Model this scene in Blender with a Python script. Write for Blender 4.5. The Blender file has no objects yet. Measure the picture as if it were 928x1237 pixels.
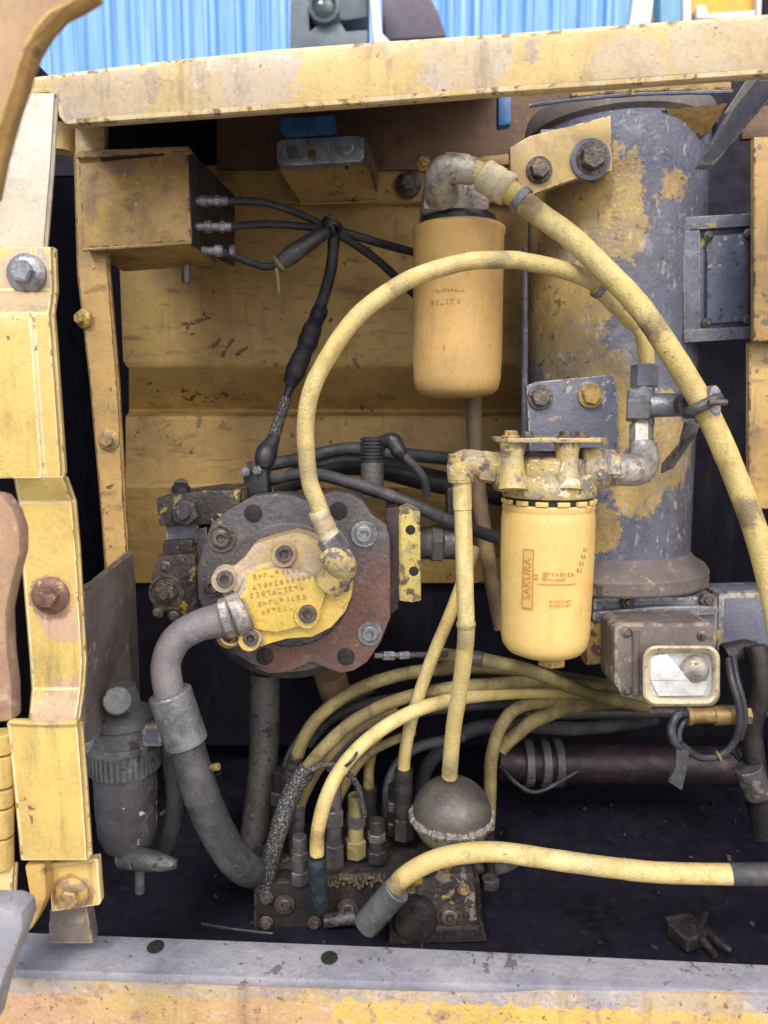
import bpy, bmesh, math, random
from mathutils import Vector, Matrix, noise
random.seed(7)
SC = bpy.context.scene
COL = SC.collection
R = math.radians

# ---------------------------------------------------------------- camera
CAM_Z, PITCH, F, CX, CY = 1.55, R(7.0), 893.0, 464.0, 618.5
cd = bpy.data.cameras.new('camera')
cam = bpy.data.objects.new('camera', cd); COL.objects.link(cam)
cam.location = (0, 0, CAM_Z); cam.rotation_euler = (R(90) - PITCH, 0, 0)
cd.sensor_fit = 'VERTICAL'; cd.sensor_height = 36.0; cd.lens = F / 1237.0 * 36.0
cd.clip_start = 0.02; cd.clip_end = 400
cd.dof.use_dof = True; cd.dof.focus_distance = 1.02; cd.dof.aperture_fstop = 4.5
SC.camera = cam

# ---------------------------------------------------------------- light
SUN_EL, SUN_AZ = R(44), R(-24)          # azimuth measured from behind the camera
w = bpy.data.worlds.new('World'); SC.world = w; w.use_nodes = True
nt = w.node_tree; bg = nt.nodes['Background']
sky = nt.nodes.new('ShaderNodeTexSky'); sky.sky_type = 'NISHITA'; sky.sun_disc = False
sky.sun_elevation = SUN_EL; sky.sun_rotation = R(180) + SUN_AZ
sky.air_density = 1.0; sky.dust_density = 3.0; sky.ozone_density = 1.0
nt.links.new(sky.outputs[0], bg.inputs[0]); bg.inputs[1].default_value = 0.15
sd = bpy.data.lights.new('sun', 'SUN'); sd.energy = 1.3; sd.angle = R(14); sd.color = (1.0, 0.95, 0.87)
sun = bpy.data.objects.new('sun', sd); COL.objects.link(sun)
_d = Vector((math.sin(SUN_AZ) * math.cos(SUN_EL), -math.cos(SUN_AZ) * math.cos(SUN_EL), math.sin(SUN_EL)))
sun.rotation_euler = _d.to_track_quat('Z', 'Y').to_euler(); sun.location = (0, -3, 6)
vs = SC.view_settings
vs.view_transform = 'Standard'; vs.look = 'None'; vs.gamma = 1.0; vs.use_curve_mapping = False; vs.exposure = 0.8
SC.cycles.use_denoising = True
SC.cycles.max_bounces = 8; SC.cycles.diffuse_bounces = 5

# ---------------------------------------------------------------- survey helpers
_cp, _sp = math.cos(PITCH), math.sin(PITCH)
def P(px, py, Y):
    """a place seen at photo pixel (px, py), Y metres into the scene"""
    x = (px - CX) / F; y = (CY - py) / F
    t = Y / (_cp + y * _sp)
    return Vector((x * t, Y, CAM_Z + t * (y * _cp - _sp)))
def S(n, Y): return n * Y / F
def PP(pts): return [P(*p) for p in pts]
def c(r, g, b):
    f = lambda v: (v / 255 / 12.92) if v <= 10 else ((v / 255 + 0.055) / 1.055) ** 2.4
    return (f(r), f(g), f(b), 1.0)

# ---------------------------------------------------------------- materials
def mat(name, base, layers=(), rough=0.55, metal=0.0, bump=0.0, bscale=120.0, rvar=0.15, blobs=(), coat=0.0, spec=0.5, chips=None, grime=.28):
    """layers: (colour, scale, lo, hi, strength, stretch, detail); blobs: (colour, [(world pos, radius)], noise scale, ragged)"""
    m = bpy.data.materials.new(name); m.use_nodes = True
    t = m.node_tree; N, L = t.nodes, t.links
    bs = N['Principled BSDF']; bs.inputs['Metallic'].default_value = metal
    bs.inputs['Coat Weight'].default_value = coat
    bs.inputs['Specular IOR Level'].default_value = spec
    geo = N.new('ShaderNodeNewGeometry'); pos = geo.outputs['Position']
    cur = None
    def mixin(fac, colour, cur):
        mx = N.new('ShaderNodeMix'); mx.data_type = 'RGBA'
        L.new(fac, mx.inputs['Factor'])
        if cur is None: mx.inputs[6].default_value = base
        else: L.new(cur, mx.inputs[6])
        mx.inputs[7].default_value = colour
        return mx.outputs[2]
    for colour, spots, nsc, rag, *soft in blobs:
        acc = None
        for p, r in spots:
            d = N.new('ShaderNodeVectorMath'); d.operation = 'DISTANCE'
            L.new(pos, d.inputs[0]); d.inputs[1].default_value = tuple(p)
            k = N.new('ShaderNodeMath'); k.operation = 'MULTIPLY_ADD'
            L.new(d.outputs['Value'], k.inputs[0]); k.inputs[1].default_value = -1.0 / r; k.inputs[2].default_value = 1.0
            if acc is None: acc = k.outputs[0]
            else:
                mxx = N.new('ShaderNodeMath'); mxx.operation = 'MAXIMUM'
                L.new(acc, mxx.inputs[0]); L.new(k.outputs[0], mxx.inputs[1]); acc = mxx.outputs[0]
        nz = N.new('ShaderNodeTexNoise'); L.new(pos, nz.inputs['Vector'])
        nz.inputs['Scale'].default_value = nsc; nz.inputs['Detail'].default_value = 12; nz.inputs['Roughness'].default_value = 0.74; nz.inputs['Distortion'].default_value = .6
        ad = N.new('ShaderNodeMath'); ad.operation = 'MULTIPLY_ADD'
        L.new(nz.outputs[0], ad.inputs[0]); ad.inputs[1].default_value = rag; L.new(acc, ad.inputs[2])
        mr = N.new('ShaderNodeMapRange'); L.new(ad.outputs[0], mr.inputs[0])
        mr.inputs[1].default_value = rag * 0.5; mr.inputs[2].default_value = rag * 0.5 + (soft[0] if soft else 0.05)
        cur = mixin(mr.outputs[0], colour, cur)
    for i, ly in enumerate(layers):
        colour, scale, lo, hi, st, stretch, detail = (list(ly) + [None] * 7)[:7]
        vec = pos
        mp = N.new('ShaderNodeMapping'); L.new(pos, mp.inputs[0])
        mp.inputs['Scale'].default_value = stretch or (1, 1, 1)
        mp.inputs['Location'].default_value = (3.7 * i + len(name) * .31, 1.3 * i, 2.1 * i)
        nz = N.new('ShaderNodeTexNoise'); L.new(mp.outputs[0], nz.inputs['Vector'])
        nz.inputs['Scale'].default_value = scale; nz.inputs['Detail'].default_value = detail if detail is not None else 9
        nz.inputs['Roughness'].default_value = 0.62; nz.inputs['Distortion'].default_value = 0.3
        mr = N.new('ShaderNodeMapRange'); L.new(nz.outputs[0], mr.inputs[0])
        mr.inputs[1].default_value = lo; mr.inputs[2].default_value = hi; mr.inputs[4].default_value = st
        cur = mixin(mr.outputs[0], colour, cur)
    def noise_(sc, det, off=0.0, ro=.62, stretch=(1, 1, 1)):
        mp = N.new('ShaderNodeMapping'); L.new(pos, mp.inputs[0]); mp.inputs['Location'].default_value = (off, off * .7, -off); mp.inputs['Scale'].default_value = stretch
        n = N.new('ShaderNodeTexNoise'); L.new(mp.outputs[0], n.inputs['Vector']); n.inputs['Scale'].default_value = sc
        n.inputs['Detail'].default_value = det; n.inputs['Roughness'].default_value = ro; return n.outputs[0]
    def math_(op, a, b):
        k = N.new('ShaderNodeMath'); k.operation = op
        for i, v in enumerate((a, b)):
            if isinstance(v, (int, float)): k.inputs[i].default_value = v
            else: L.new(v, k.inputs[i])
        return k.outputs[0]
    def ramp_(v, lo, hi, to=1.0):
        mr = N.new('ShaderNodeMapRange'); L.new(v, mr.inputs[0]); mr.inputs[1].default_value = lo; mr.inputs[2].default_value = hi; mr.inputs[4].default_value = to
        return mr.outputs[0]
    chipmask = None
    if grime:   # greasy film: blotches, drips and fine speckle
        bl = math_('ADD', noise_(11, 10, 5.1, .7), math_('MULTIPLY', noise_(170, 5, 2.2), .45))
        cur = mixin(ramp_(bl, .68, .92, grime * 1.5), (base[0] * .38 + .012, base[1] * .36 + .010, base[2] * .45 + .012, 1), cur)
        dr = math_('ADD', noise_(30, 8, 8.3, .65, (1.6, 1.6, .18)), math_('MULTIPLY', noise_(5, 3, 1.7), .5))
        cur = mixin(ramp_(dr, .82, 1.0, grime * 1.6), (.10, .075, .06, 1), cur)
        cur = mixin(ramp_(noise_(520, 3, 3.3), .56, .70, grime), (base[0] * .5 + .25, base[1] * .5 + .24, base[2] * .5 + .22, 1), cur)
        cur = mixin(ramp_(noise_(430, 3, 6.3), .60, .70, grime * 1.6), (.05, .04, .04, 1), cur)
    if chips:
        for j, (cc_, th) in enumerate(chips):
            v = math_('ADD', noise_(65, 9, 4.4 + 9 * j, .6), math_('MULTIPLY', noise_(7.5, 4, 7.9 + 5 * j), .9))
            chipmask = ramp_(v, th, th + .018)
            cur = mixin(chipmask, cc_, cur)
    if cur is None: bs.inputs['Base Color'].default_value = base
    else: L.new(cur, bs.inputs['Base Color'])
    nz = N.new('ShaderNodeTexNoise'); L.new(pos, nz.inputs['Vector']); nz.inputs['Scale'].default_value = 45; nz.inputs['Detail'].default_value = 6
    mr = N.new('ShaderNodeMapRange'); L.new(nz.outputs[0], mr.inputs[0])
    mr.inputs[1].default_value = .3; mr.inputs[2].default_value = .7
    mr.inputs[3].default_value = max(.08, rough - rvar); mr.inputs[4].default_value = min(1, rough + rvar)
    L.new(mr.outputs[0], bs.inputs['Roughness'])
    if bump:
        nb = N.new('ShaderNodeTexNoise'); L.new(pos, nb.inputs['Vector']); nb.inputs['Scale'].default_value = bscale; nb.inputs['Detail'].default_value = 7
        bp = N.new('ShaderNodeBump'); bp.inputs['Strength'].default_value = bump; bp.inputs['Distance'].default_value = 0.004
        L.new(math_('SUBTRACT', nb.outputs[0], math_('MULTIPLY', chipmask, .6)) if chipmask else nb.outputs[0], bp.inputs['Height']); L.new(bp.outputs[0], bs.inputs['Normal'])
    return m

RUST, DIRT, GRIME = c(104, 58, 40), c(112, 92, 70), c(42, 36, 34)
M = {}
M['paint'] = mat('faded_yellow_paint', c(206, 180, 116), [
    (c(196, 172, 126), 7, .42, .62, .8), (c(198, 162, 112), 16, .5, .72, .6), (c(160, 140, 120), 30, .6, .72, .6, (1, 1, .5)),
    (c(96, 74, 66), 75, .66, .70, .85), (c(234, 220, 190), 60, .68, .74, .6)], .5, chips=((c(112, 92, 88), 1.19), (c(204, 190, 166), 1.15)), blobs=[(c(150, 138, 146), [(P(176, 104, .93), .018), (P(182, 92, .93), .012), (P(238, 92, .93), .012), (P(640, 68, .89), .016), (P(610, 66, .89), .012)], 70, 1.8), (c(190, 176, 160), [(P(120, 118, .94), .06), (P(300, 96, .93), .07), (P(560, 80, .9), .05), (P(900, 60, .86), .08), (P(760, 88, .87), .04)], 40, 1.6)], bump=.15, bscale=160)
M['paint_clean'] = mat('hinge_yellow_paint', c(212, 184, 104), [
    (c(212, 180, 112), 9, .42, .66, .8), (c(196, 158, 98), 24, .58, .75, .55, (1, 1, .3)),
    (c(120, 96, 72), 90, .69, .73, .8), (c(240, 226, 186), 40, .66, .74, .6, (1, 1, .2))], .45, chips=((c(128, 100, 76), 1.2), (c(222, 208, 172), 1.16)), blobs=[(c(196, 164, 136), [(P(72, 748, .83), .026), (P(88, 756, .83), .018), (P(60, 738, .83), .018), (P(70, 850, .81), .03), (P(88, 846, .81), .02)], 50, 1.8), (c(160, 120, 96), [(P(62, 722, .83), .027), (P(88, 1080, .82), .026)], 60, .8), (c(176, 164, 150), [(P(33, 331, .845), .032), (P(30, 366, .83), .03), (P(0, 362, .83), .03)], 50, 1.5)], bump=.1, bscale=140)
M['paint_white'] = mat('chalky_worn_paint', c(206, 198, 180), [
    (c(196, 178, 138), 10, .45, .65, .8), (c(150, 138, 130), 30, .55, .72, .6), (c(214, 184, 110), 14, .62, .7, .8)], .6, chips=((c(150, 120, 86), 1.18),), bump=.12)
M['paint_in'] = mat('grimy_yellow_paint', c(196, 162, 94), [
    (c(176, 142, 88), 5, .4, .62, .9), (c(146, 114, 72), 12, .5, .7, .7, (.6, 1, 1)), (c(186, 150, 78), 20, .58, .72, .6),
    (c(96, 66, 46), 30, .56, .7, .7, (.5, 1, 2)), (c(70, 48, 40), 85, .65, .69, .85), (c(110, 96, 80), 55, .6, .72, .5)], .5, chips=((c(84, 60, 48), 1.17), (c(120, 104, 84), 1.18)), bump=.2, bscale=90)
M['paint_brown'] = mat('oily_brown_paint', c(120, 92, 68), [
    (c(88, 62, 50), 6, .4, .62, .9, (.4, 1, 1)), (c(132, 96, 54), 14, .52, .7, .7, (.4, 1, 2)), (c(56, 42, 40), 30, .56, .7, .7)], .5, chips=((c(54, 42, 42), 1.15), (c(132, 100, 60), 1.18)), bump=.2, bscale=80)
M['box'] = mat('blistered_yellow_paint', c(186, 152, 90), [
    (c(140, 110, 80), 14, .42, .62, .9), (c(196, 158, 72), 18, .54, .66, .9), (c(112, 84, 62), 40, .56, .68, .7), (c(70, 56, 50), 100, .63, .67, .8)], .55, chips=((c(90, 72, 60), 1.13), (c(186, 156, 96), 1.12)), bump=.35, bscale=110)
M['filter'] = mat('filter_yellow_enamel', c(222, 190, 118), [
    (c(222, 180, 112), 8, .42, .65, .7), (c(232, 160, 80), 14, .55, .72, .5), (c(186, 140, 76), 34, .6, .75, .5, (1, 1, .4)), (c(110, 84, 60), 120, .71, .74, .7)], .38, grime=.16, bump=.05, coat=.15)
M['filter2'] = mat('upper_filter_enamel', c(214, 172, 104), [
    (c(206, 172, 120), 8, .42, .65, .7), (c(198, 150, 90), 14, .55, .72, .6), (c(160, 122, 76), 34, .6, .75, .5, (1, 1, .4)), (c(100, 76, 56), 120, .7, .73, .7)], .42, grime=.2, bump=.06, coat=.1)
M['head'] = mat('chipped_yellow_casting', c(186, 164, 104), [
    (c(150, 140, 122), 26, .46, .58, .9), (c(222, 196, 116), 40, .58, .66, .7), (c(92, 82, 84), 48, .56, .62, .9), (c(60, 50, 50), 120, .62, .66, .8)], .5, chips=((c(112, 106, 106), 1.07), (c(206, 196, 160), 1.1)), bump=.5, bscale=140)
M['alloy'] = mat('oxidised_alloy_casting', c(186, 180, 170), [
    (c(126, 120, 120), 30, .45, .6, .9), (c(200, 188, 150), 26, .56, .66, .7), (c(84, 76, 76), 70, .58, .65, .8)], .5, metal=.35, bump=.5, bscale=130)
M['hose'] = mat('yellow_textile_hose', c(206, 182, 112), [
    (c(216, 200, 146), 10, .42, .62, .8), (c(180, 154, 92), 26, .52, .68, .8), (c(126, 110, 80), 60, .62, .72, .5), (c(84, 72, 58), 130, .68, .72, .6)], .62, chips=((c(140, 122, 88), 1.24),), blobs=[(c(128, 110, 78), [(P(x, y, Y), r) for x, y, Y, r in ((640, 250, 1.0, .02), (790, 395, .96, .03), (474, 1075, .96, .03), (372, 560, .94, .03), (480, 345, .94, .02), (560, 765, .99, .03), (545, 925, 1.05, .03), (386, 1010, 1.0, .02), (900, 620, .91, .025), (700, 1042, .925, .03), (822, 1054, .91, .02), (600, 314, .97, .02), (500, 860, 1.08, .03))], 60, 1.9, .4)], bump=.45, bscale=420)
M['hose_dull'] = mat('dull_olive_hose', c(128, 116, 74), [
    (c(180, 166, 112), 12, .45, .64, .8), (c(120, 102, 58), 24, .48, .66, .9), (c(74, 64, 48), 50, .56, .68, .8)], .65, chips=((c(96, 84, 62), 1.18),), bump=.45, bscale=380)  # olive hose colour, darkened to hold the shade low in the bay
M['pipe'] = mat('dusty_brown_pipe', c(140, 116, 84), [(c(110, 92, 78), 20, .45, .62, .9), (c(168, 142, 88), 30, .56, .7, .6)], .6, bump=.2)
M['rubber'] = mat('dusty_black_rubber', c(58, 58, 62), [(c(96, 94, 96), 20, .46, .66, .8), (c(36, 36, 40), 34, .5, .68, .8), (c(150, 148, 146), 70, .66, .7, .7)], .62, bump=.25, bscale=180)
M['cable'] = mat('black_cable_sheath', c(36, 36, 42), [(c(70, 70, 80), 40, .5, .68, .7)], .45, bump=.15)
M['braid'] = mat('braided_sleeve', c(40, 40, 42), [(c(150, 150, 148), 420, .53, .58, .9)], .55, bump=.6, bscale=420)
M['steel'] = mat('dull_zinc_steel', c(150, 152, 156), [(c(108, 108, 116), 40, .45, .62, .9), (c(180, 176, 164), 60, .58, .7, .7), (c(92, 70, 58), 70, .62, .69, .7)], .42, metal=.6, bump=.3, bscale=220)
M['bolt_y'] = mat('painted_bolt', c(190, 156, 84), [(c(130, 116, 100), 60, .46, .58, .9), (c(86, 74, 68), 90, .58, .66, .8)], .5, metal=.2, bump=.4, bscale=220)
M['bolt_d'] = mat('dirty_bolt', c(98, 90, 86), [(c(134, 122, 106), 70, .5, .62, .8), (c(52, 46, 46), 60, .52, .62, .9)], .5, metal=.4, bump=.4, bscale=220)
M['bolt_r'] = mat('rusted_bolt', c(128, 98, 84), [(c(96, 62, 50), 60, .44, .6, .9), (c(200, 176, 96), 80, .58, .64, .8)], .6, metal=.2, bump=.5, bscale=220)
M['iron'] = mat('grimy_grey_iron', c(100, 96, 96), [(c(64, 60, 64), 10, .42, .62, .9), (c(112, 102, 96), 34, .56, .7, .7), (c(40, 36, 38), 60, .58, .68, .8)], .5, metal=.3, chips=((c(62, 58, 60), 1.1), (c(128, 120, 112), 1.14)), bump=.4, bscale=130)
M['black'] = mat('oily_black_iron', c(40, 37, 38), [(c(62, 56, 52), 16, .46, .68, .8), (c(22, 20, 22), 40, .5, .66, .8)], .5, metal=.1, bump=.35, bscale=110)
M['blackwall'] = mat('oily_black_sheet', c(26, 24, 40), [(c(30, 27, 32), 5, .46, .7, .9), (c(12, 11, 18), 20, .5, .66, .8)], .6, bump=.15, bscale=60, spec=.2, grime=.1)  # oily black; the blue of reflected sky is mixed into the base
M['hole'] = mat('dark_bore', c(18, 16, 16), (), .7)
M['block'] = mat('oily_valve_block', c(80, 72, 68), [(c(46, 40, 42), 24, .42, .6, .9), (c(196, 168, 66), 30, .57, .62, .9), (c(120, 112, 108), 80, .6, .66, .7)], .5, metal=.2, chips=((c(190, 166, 76), 1.14), (c(140, 130, 122), 1.12)), bump=.55, bscale=140)
M['yblock'] = mat('flaking_yellow_plate', c(196, 178, 98), [(c(70, 62, 56), 34, .52, .57, .95), (c(150, 138, 110), 60, .56, .64, .8)], .55, bump=.5, bscale=120)
M['cream'] = mat('cream_bezel', c(206, 194, 160), [(c(168, 146, 112), 40, .5, .62, .8), (c(96, 84, 72), 80, .62, .67, .8)], .5, bump=.3)
M['lampbox'] = mat('brown_grey_lamp_housing', c(112, 104, 100), [(c(92, 82, 78), 14, .42, .62, .8), (c(150, 134, 110), 40, .58, .68, .7)], .5, chips=((c(80, 70, 66), 1.15), (c(150, 138, 120), 1.17)), bump=.2)
M['reflector'] = mat('silvered_reflector', c(226, 228, 228), [(c(180, 172, 150), 40, .5, .68, .6), (c(120, 112, 100), 120, .62, .67, .7)], .35, metal=.25, bump=.2)
M['brass'] = mat('tarnished_brass', c(146, 120, 74), [(c(112, 90, 58), 40, .5, .64, .8), (c(196, 172, 100), 50, .58, .7, .7)], .38, metal=.45, bump=.2)
M['blue'] = mat('blue_plastic', c(52, 112, 176), [(c(40, 76, 120), 24, .45, .65, .8), (c(120, 150, 150), 50, .58, .68, .6)], .4, bump=.15)
M['plate'] = mat('dull_nameplate', c(176, 190, 206), [(c(110, 124, 140), 30, .45, .6, .8), (c(196, 190, 160), 60, .58, .68, .7)], .35, metal=.5, bump=.3)
M['sill'] = mat('worn_grey_sill', c(150, 150, 160), [(c(178, 176, 178), 8, .45, .65, .8, (.4, 1, 1)), (c(128, 128, 140), 16, .5, .68, .8, (.4, 1, 1)), (c(176, 150, 104), 24, .6, .7, .7), (c(90, 84, 84), 70, .63, .68, .8)], .5, metal=.15, chips=((c(112, 106, 108), 1.17), (c(170, 150, 114), 1.19)), bump=.3, bscale=130)
M['ink'] = mat('printed_lettering', c(182, 138, 74), (), .5)
M['castink'] = mat('cast_lettering', c(186, 148, 70), (), .5)
M['bluegrey'] = mat('blue_grey_undercoat', c(112, 114, 128), [(c(92, 98, 120), 9, .42, .62, .8), (c(142, 146, 156), 30, .56, .68, .6), (c(176, 160, 104), 34, .63, .67, .8), (c(72, 70, 80), 60, .6, .67, .7)], .5, metal=.1, chips=((c(78, 74, 78), 1.12), (c(176, 156, 100), 1.17), (c(160, 160, 160), 1.16)), bump=.3, bscale=160)
M['hood'] = mat('sun_faded_hood_paint', c(176, 144, 108), [(c(184, 152, 118), 6, .45, .65, .7), (c(156, 124, 96), 12, .52, .7, .6)], .55, bump=.05)
M['hood_edge'] = mat('hood_edge_trim', c(196, 160, 92), [(c(160, 110, 66), 20, .5, .64, .8), (c(112, 76, 70), 50, .6, .66, .8)], .5, bump=.2)
M['doorrub'] = mat('weathered_door_edge', c(170, 138, 108), [(c(150, 116, 98), 18, .45, .6, .8), (c(208, 186, 160), 40, .58, .68, .7)], .6, bump=.35)
M['siding'] = mat('pale_blue_siding', c(92, 148, 206), [(c(132, 180, 224), 3, .40, .60, .9, (6, 1, .15)), (c(70, 124, 196), 4, .50, .64, .8, (7, 1, .1)), (c(176, 208, 234), 9, .54, .66, .8, (8, 1, .08))], .45, bump=.02, grime=0)
M['ground'] = mat('yard_concrete', c(150, 144, 134), [(c(122, 116, 106), 2, .45, .65, .8), (c(168, 160, 148), 9, .55, .7, .6)], .8, bump=.3, bscale=40)
M['mgrey'] = mat('grey_machine_paint', c(96, 112, 122), [(c(76, 86, 100), 8, .45, .65, .8), (c(116, 110, 90), 20, .58, .7, .7)], .5, bump=.1)
M['mpurple'] = mat('worn_bucket_steel', c(90, 82, 104), [(c(78, 66, 84), 5, .45, .65, .8)], .5, bump=.1)
M['white'] = mat('white_paint', c(222, 222, 218), [(c(190, 186, 176), 10, .55, .7, .6)], .5)
M['myellow'] = mat('bright_cab_yellow', c(236, 178, 66), [(c(226, 160, 70), 5, .5, .7, .7)], .45)
M['cabblue'] = mat('blue_post_paint', c(120, 176, 206), [(c(90, 140, 180), 6, .5, .7, .7)], .5)
M['glass'] = mat('lamp_glass', c(60, 78, 84), [(c(96, 112, 110), 20, .5, .7, .6)], .15, metal=.2)
M['redshaft'] = mat('rusty_dark_shaft', c(44, 32, 38), [(c(66, 42, 44), 14, .5, .68, .8), (c(34, 28, 30), 30, .5, .66, .8)], .5, metal=.3, bump=.2)

# worn variants for the folded and bevelled edges, where paint rubs through
M['paint_edge'] = mat('rubbed_yellow_edge', c(206, 178, 118), [(c(222, 206, 170), 40, .42, .56, .8), (c(120, 98, 84), 60, .54, .60, .9)], .5, bump=.2, grime=.2)
M['paint_clean_edge'] = mat('rubbed_hinge_edge', c(222, 200, 140), [(c(232, 216, 176), 40, .42, .56, .8), (c(136, 110, 80), 60, .56, .62, .9)], .45, bump=.2, grime=.15)
M['paint_in_edge'] = mat('rubbed_inner_edge', c(156, 124, 76), [(c(186, 160, 110), 50, .44, .56, .8), (c(74, 58, 50), 70, .52, .58, .9)], .5, bump=.2)
M['box_edge'] = mat('rubbed_box_edge', c(160, 132, 84), [(c(190, 160, 100), 60, .44, .56, .8), (c(64, 52, 46), 90, .50, .56, .9)], .5, bump=.3)
M['bluegrey_edge'] = mat('rubbed_grey_edge', c(130, 132, 142), [(c(176, 174, 168), 60, .44, .56, .8), (c(186, 160, 92), 70, .56, .6, .9), (c(64, 60, 64), 80, .52, .6, .8)], .45, metal=.2, bump=.3)
M['iron_edge'] = mat('rubbed_iron_edge', c(124, 118, 116), [(c(70, 64, 64), 70, .46, .56, .9)], .42, metal=.4, bump=.3)
M['lampbox_edge'] = mat('rubbed_housing_edge', c(150, 138, 120), [(c(92, 84, 80), 60, .46, .56, .9)], .5, bump=.2)
M['black_edge'] = mat('rubbed_black_edge', c(72, 66, 64), [(c(34, 30, 32), 60, .46, .56, .9)], .4, metal=.2, bump=.3)
M['head_edge'] = mat('rubbed_casting_edge', c(170, 160, 140), [(c(206, 180, 104), 60, .46, .54, .9), (c(84, 78, 82), 70, .54, .6, .9)], .45, metal=.2, bump=.4)
M['teal'] = mat('dark_teal_ferrule', c(46, 66, 70), [(c(30, 40, 44), 30, .46, .62, .8), (c(90, 100, 100), 90, .6, .68, .7)], .45, metal=.3, bump=.3)
M['slate'] = mat('dull_slate_paint', c(98, 106, 128), [(c(78, 84, 104), 10, .42, .62, .8), (c(128, 130, 138), 40, .56, .66, .7), (c(66, 64, 70), 60, .58, .66, .8)], .48, bump=.3, chips=((c(64, 60, 64), 1.12), (c(150, 150, 150), 1.15)))
M['slate_edge'] = M['slate']
M['grit'] = mat('caked_oily_grit', c(84, 76, 52), [(c(58, 50, 42), 60, .44, .6, .9)], .7, bump=.6)
M['weldpale'] = mat('pale_rough_weld', c(150, 146, 136), [(c(110, 104, 98), 120, .46, .6, .9)], .55, metal=.2, bump=.6, bscale=300)
M['sep'] = mat('dusty_separator', c(98, 102, 104), [(c(70, 74, 78), 16, .44, .62, .9), (c(132, 130, 122), 40, .56, .66, .7)], .5, metal=.15, bump=.35, chips=((c(182, 178, 168), 1.17), (c(56, 54, 56), 1.1)))
M['sepbowl'] = mat('stained_separator_bowl', c(78, 76, 82), [(c(56, 56, 62), 14, .44, .62, .9), (c(104, 98, 100), 34, .56, .66, .7)], .42, bump=.25, chips=((c(190, 188, 184), 1.18),))
M['wordbox'] = mat('printed_box', c(208, 168, 94), (), .4, grime=.1)
M['pale_ink'] = mat('pale_print', c(236, 208, 140), (), .4, grime=.1)
M['greyrub'] = mat('grey_coated_elbow', c(122, 118, 120), [(c(112, 106, 110), 18, .44, .62, .8), (c(160, 154, 146), 40, .58, .68, .6), (c(84, 78, 78), 60, .6, .68, .8)], .55, bump=.3)

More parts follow.
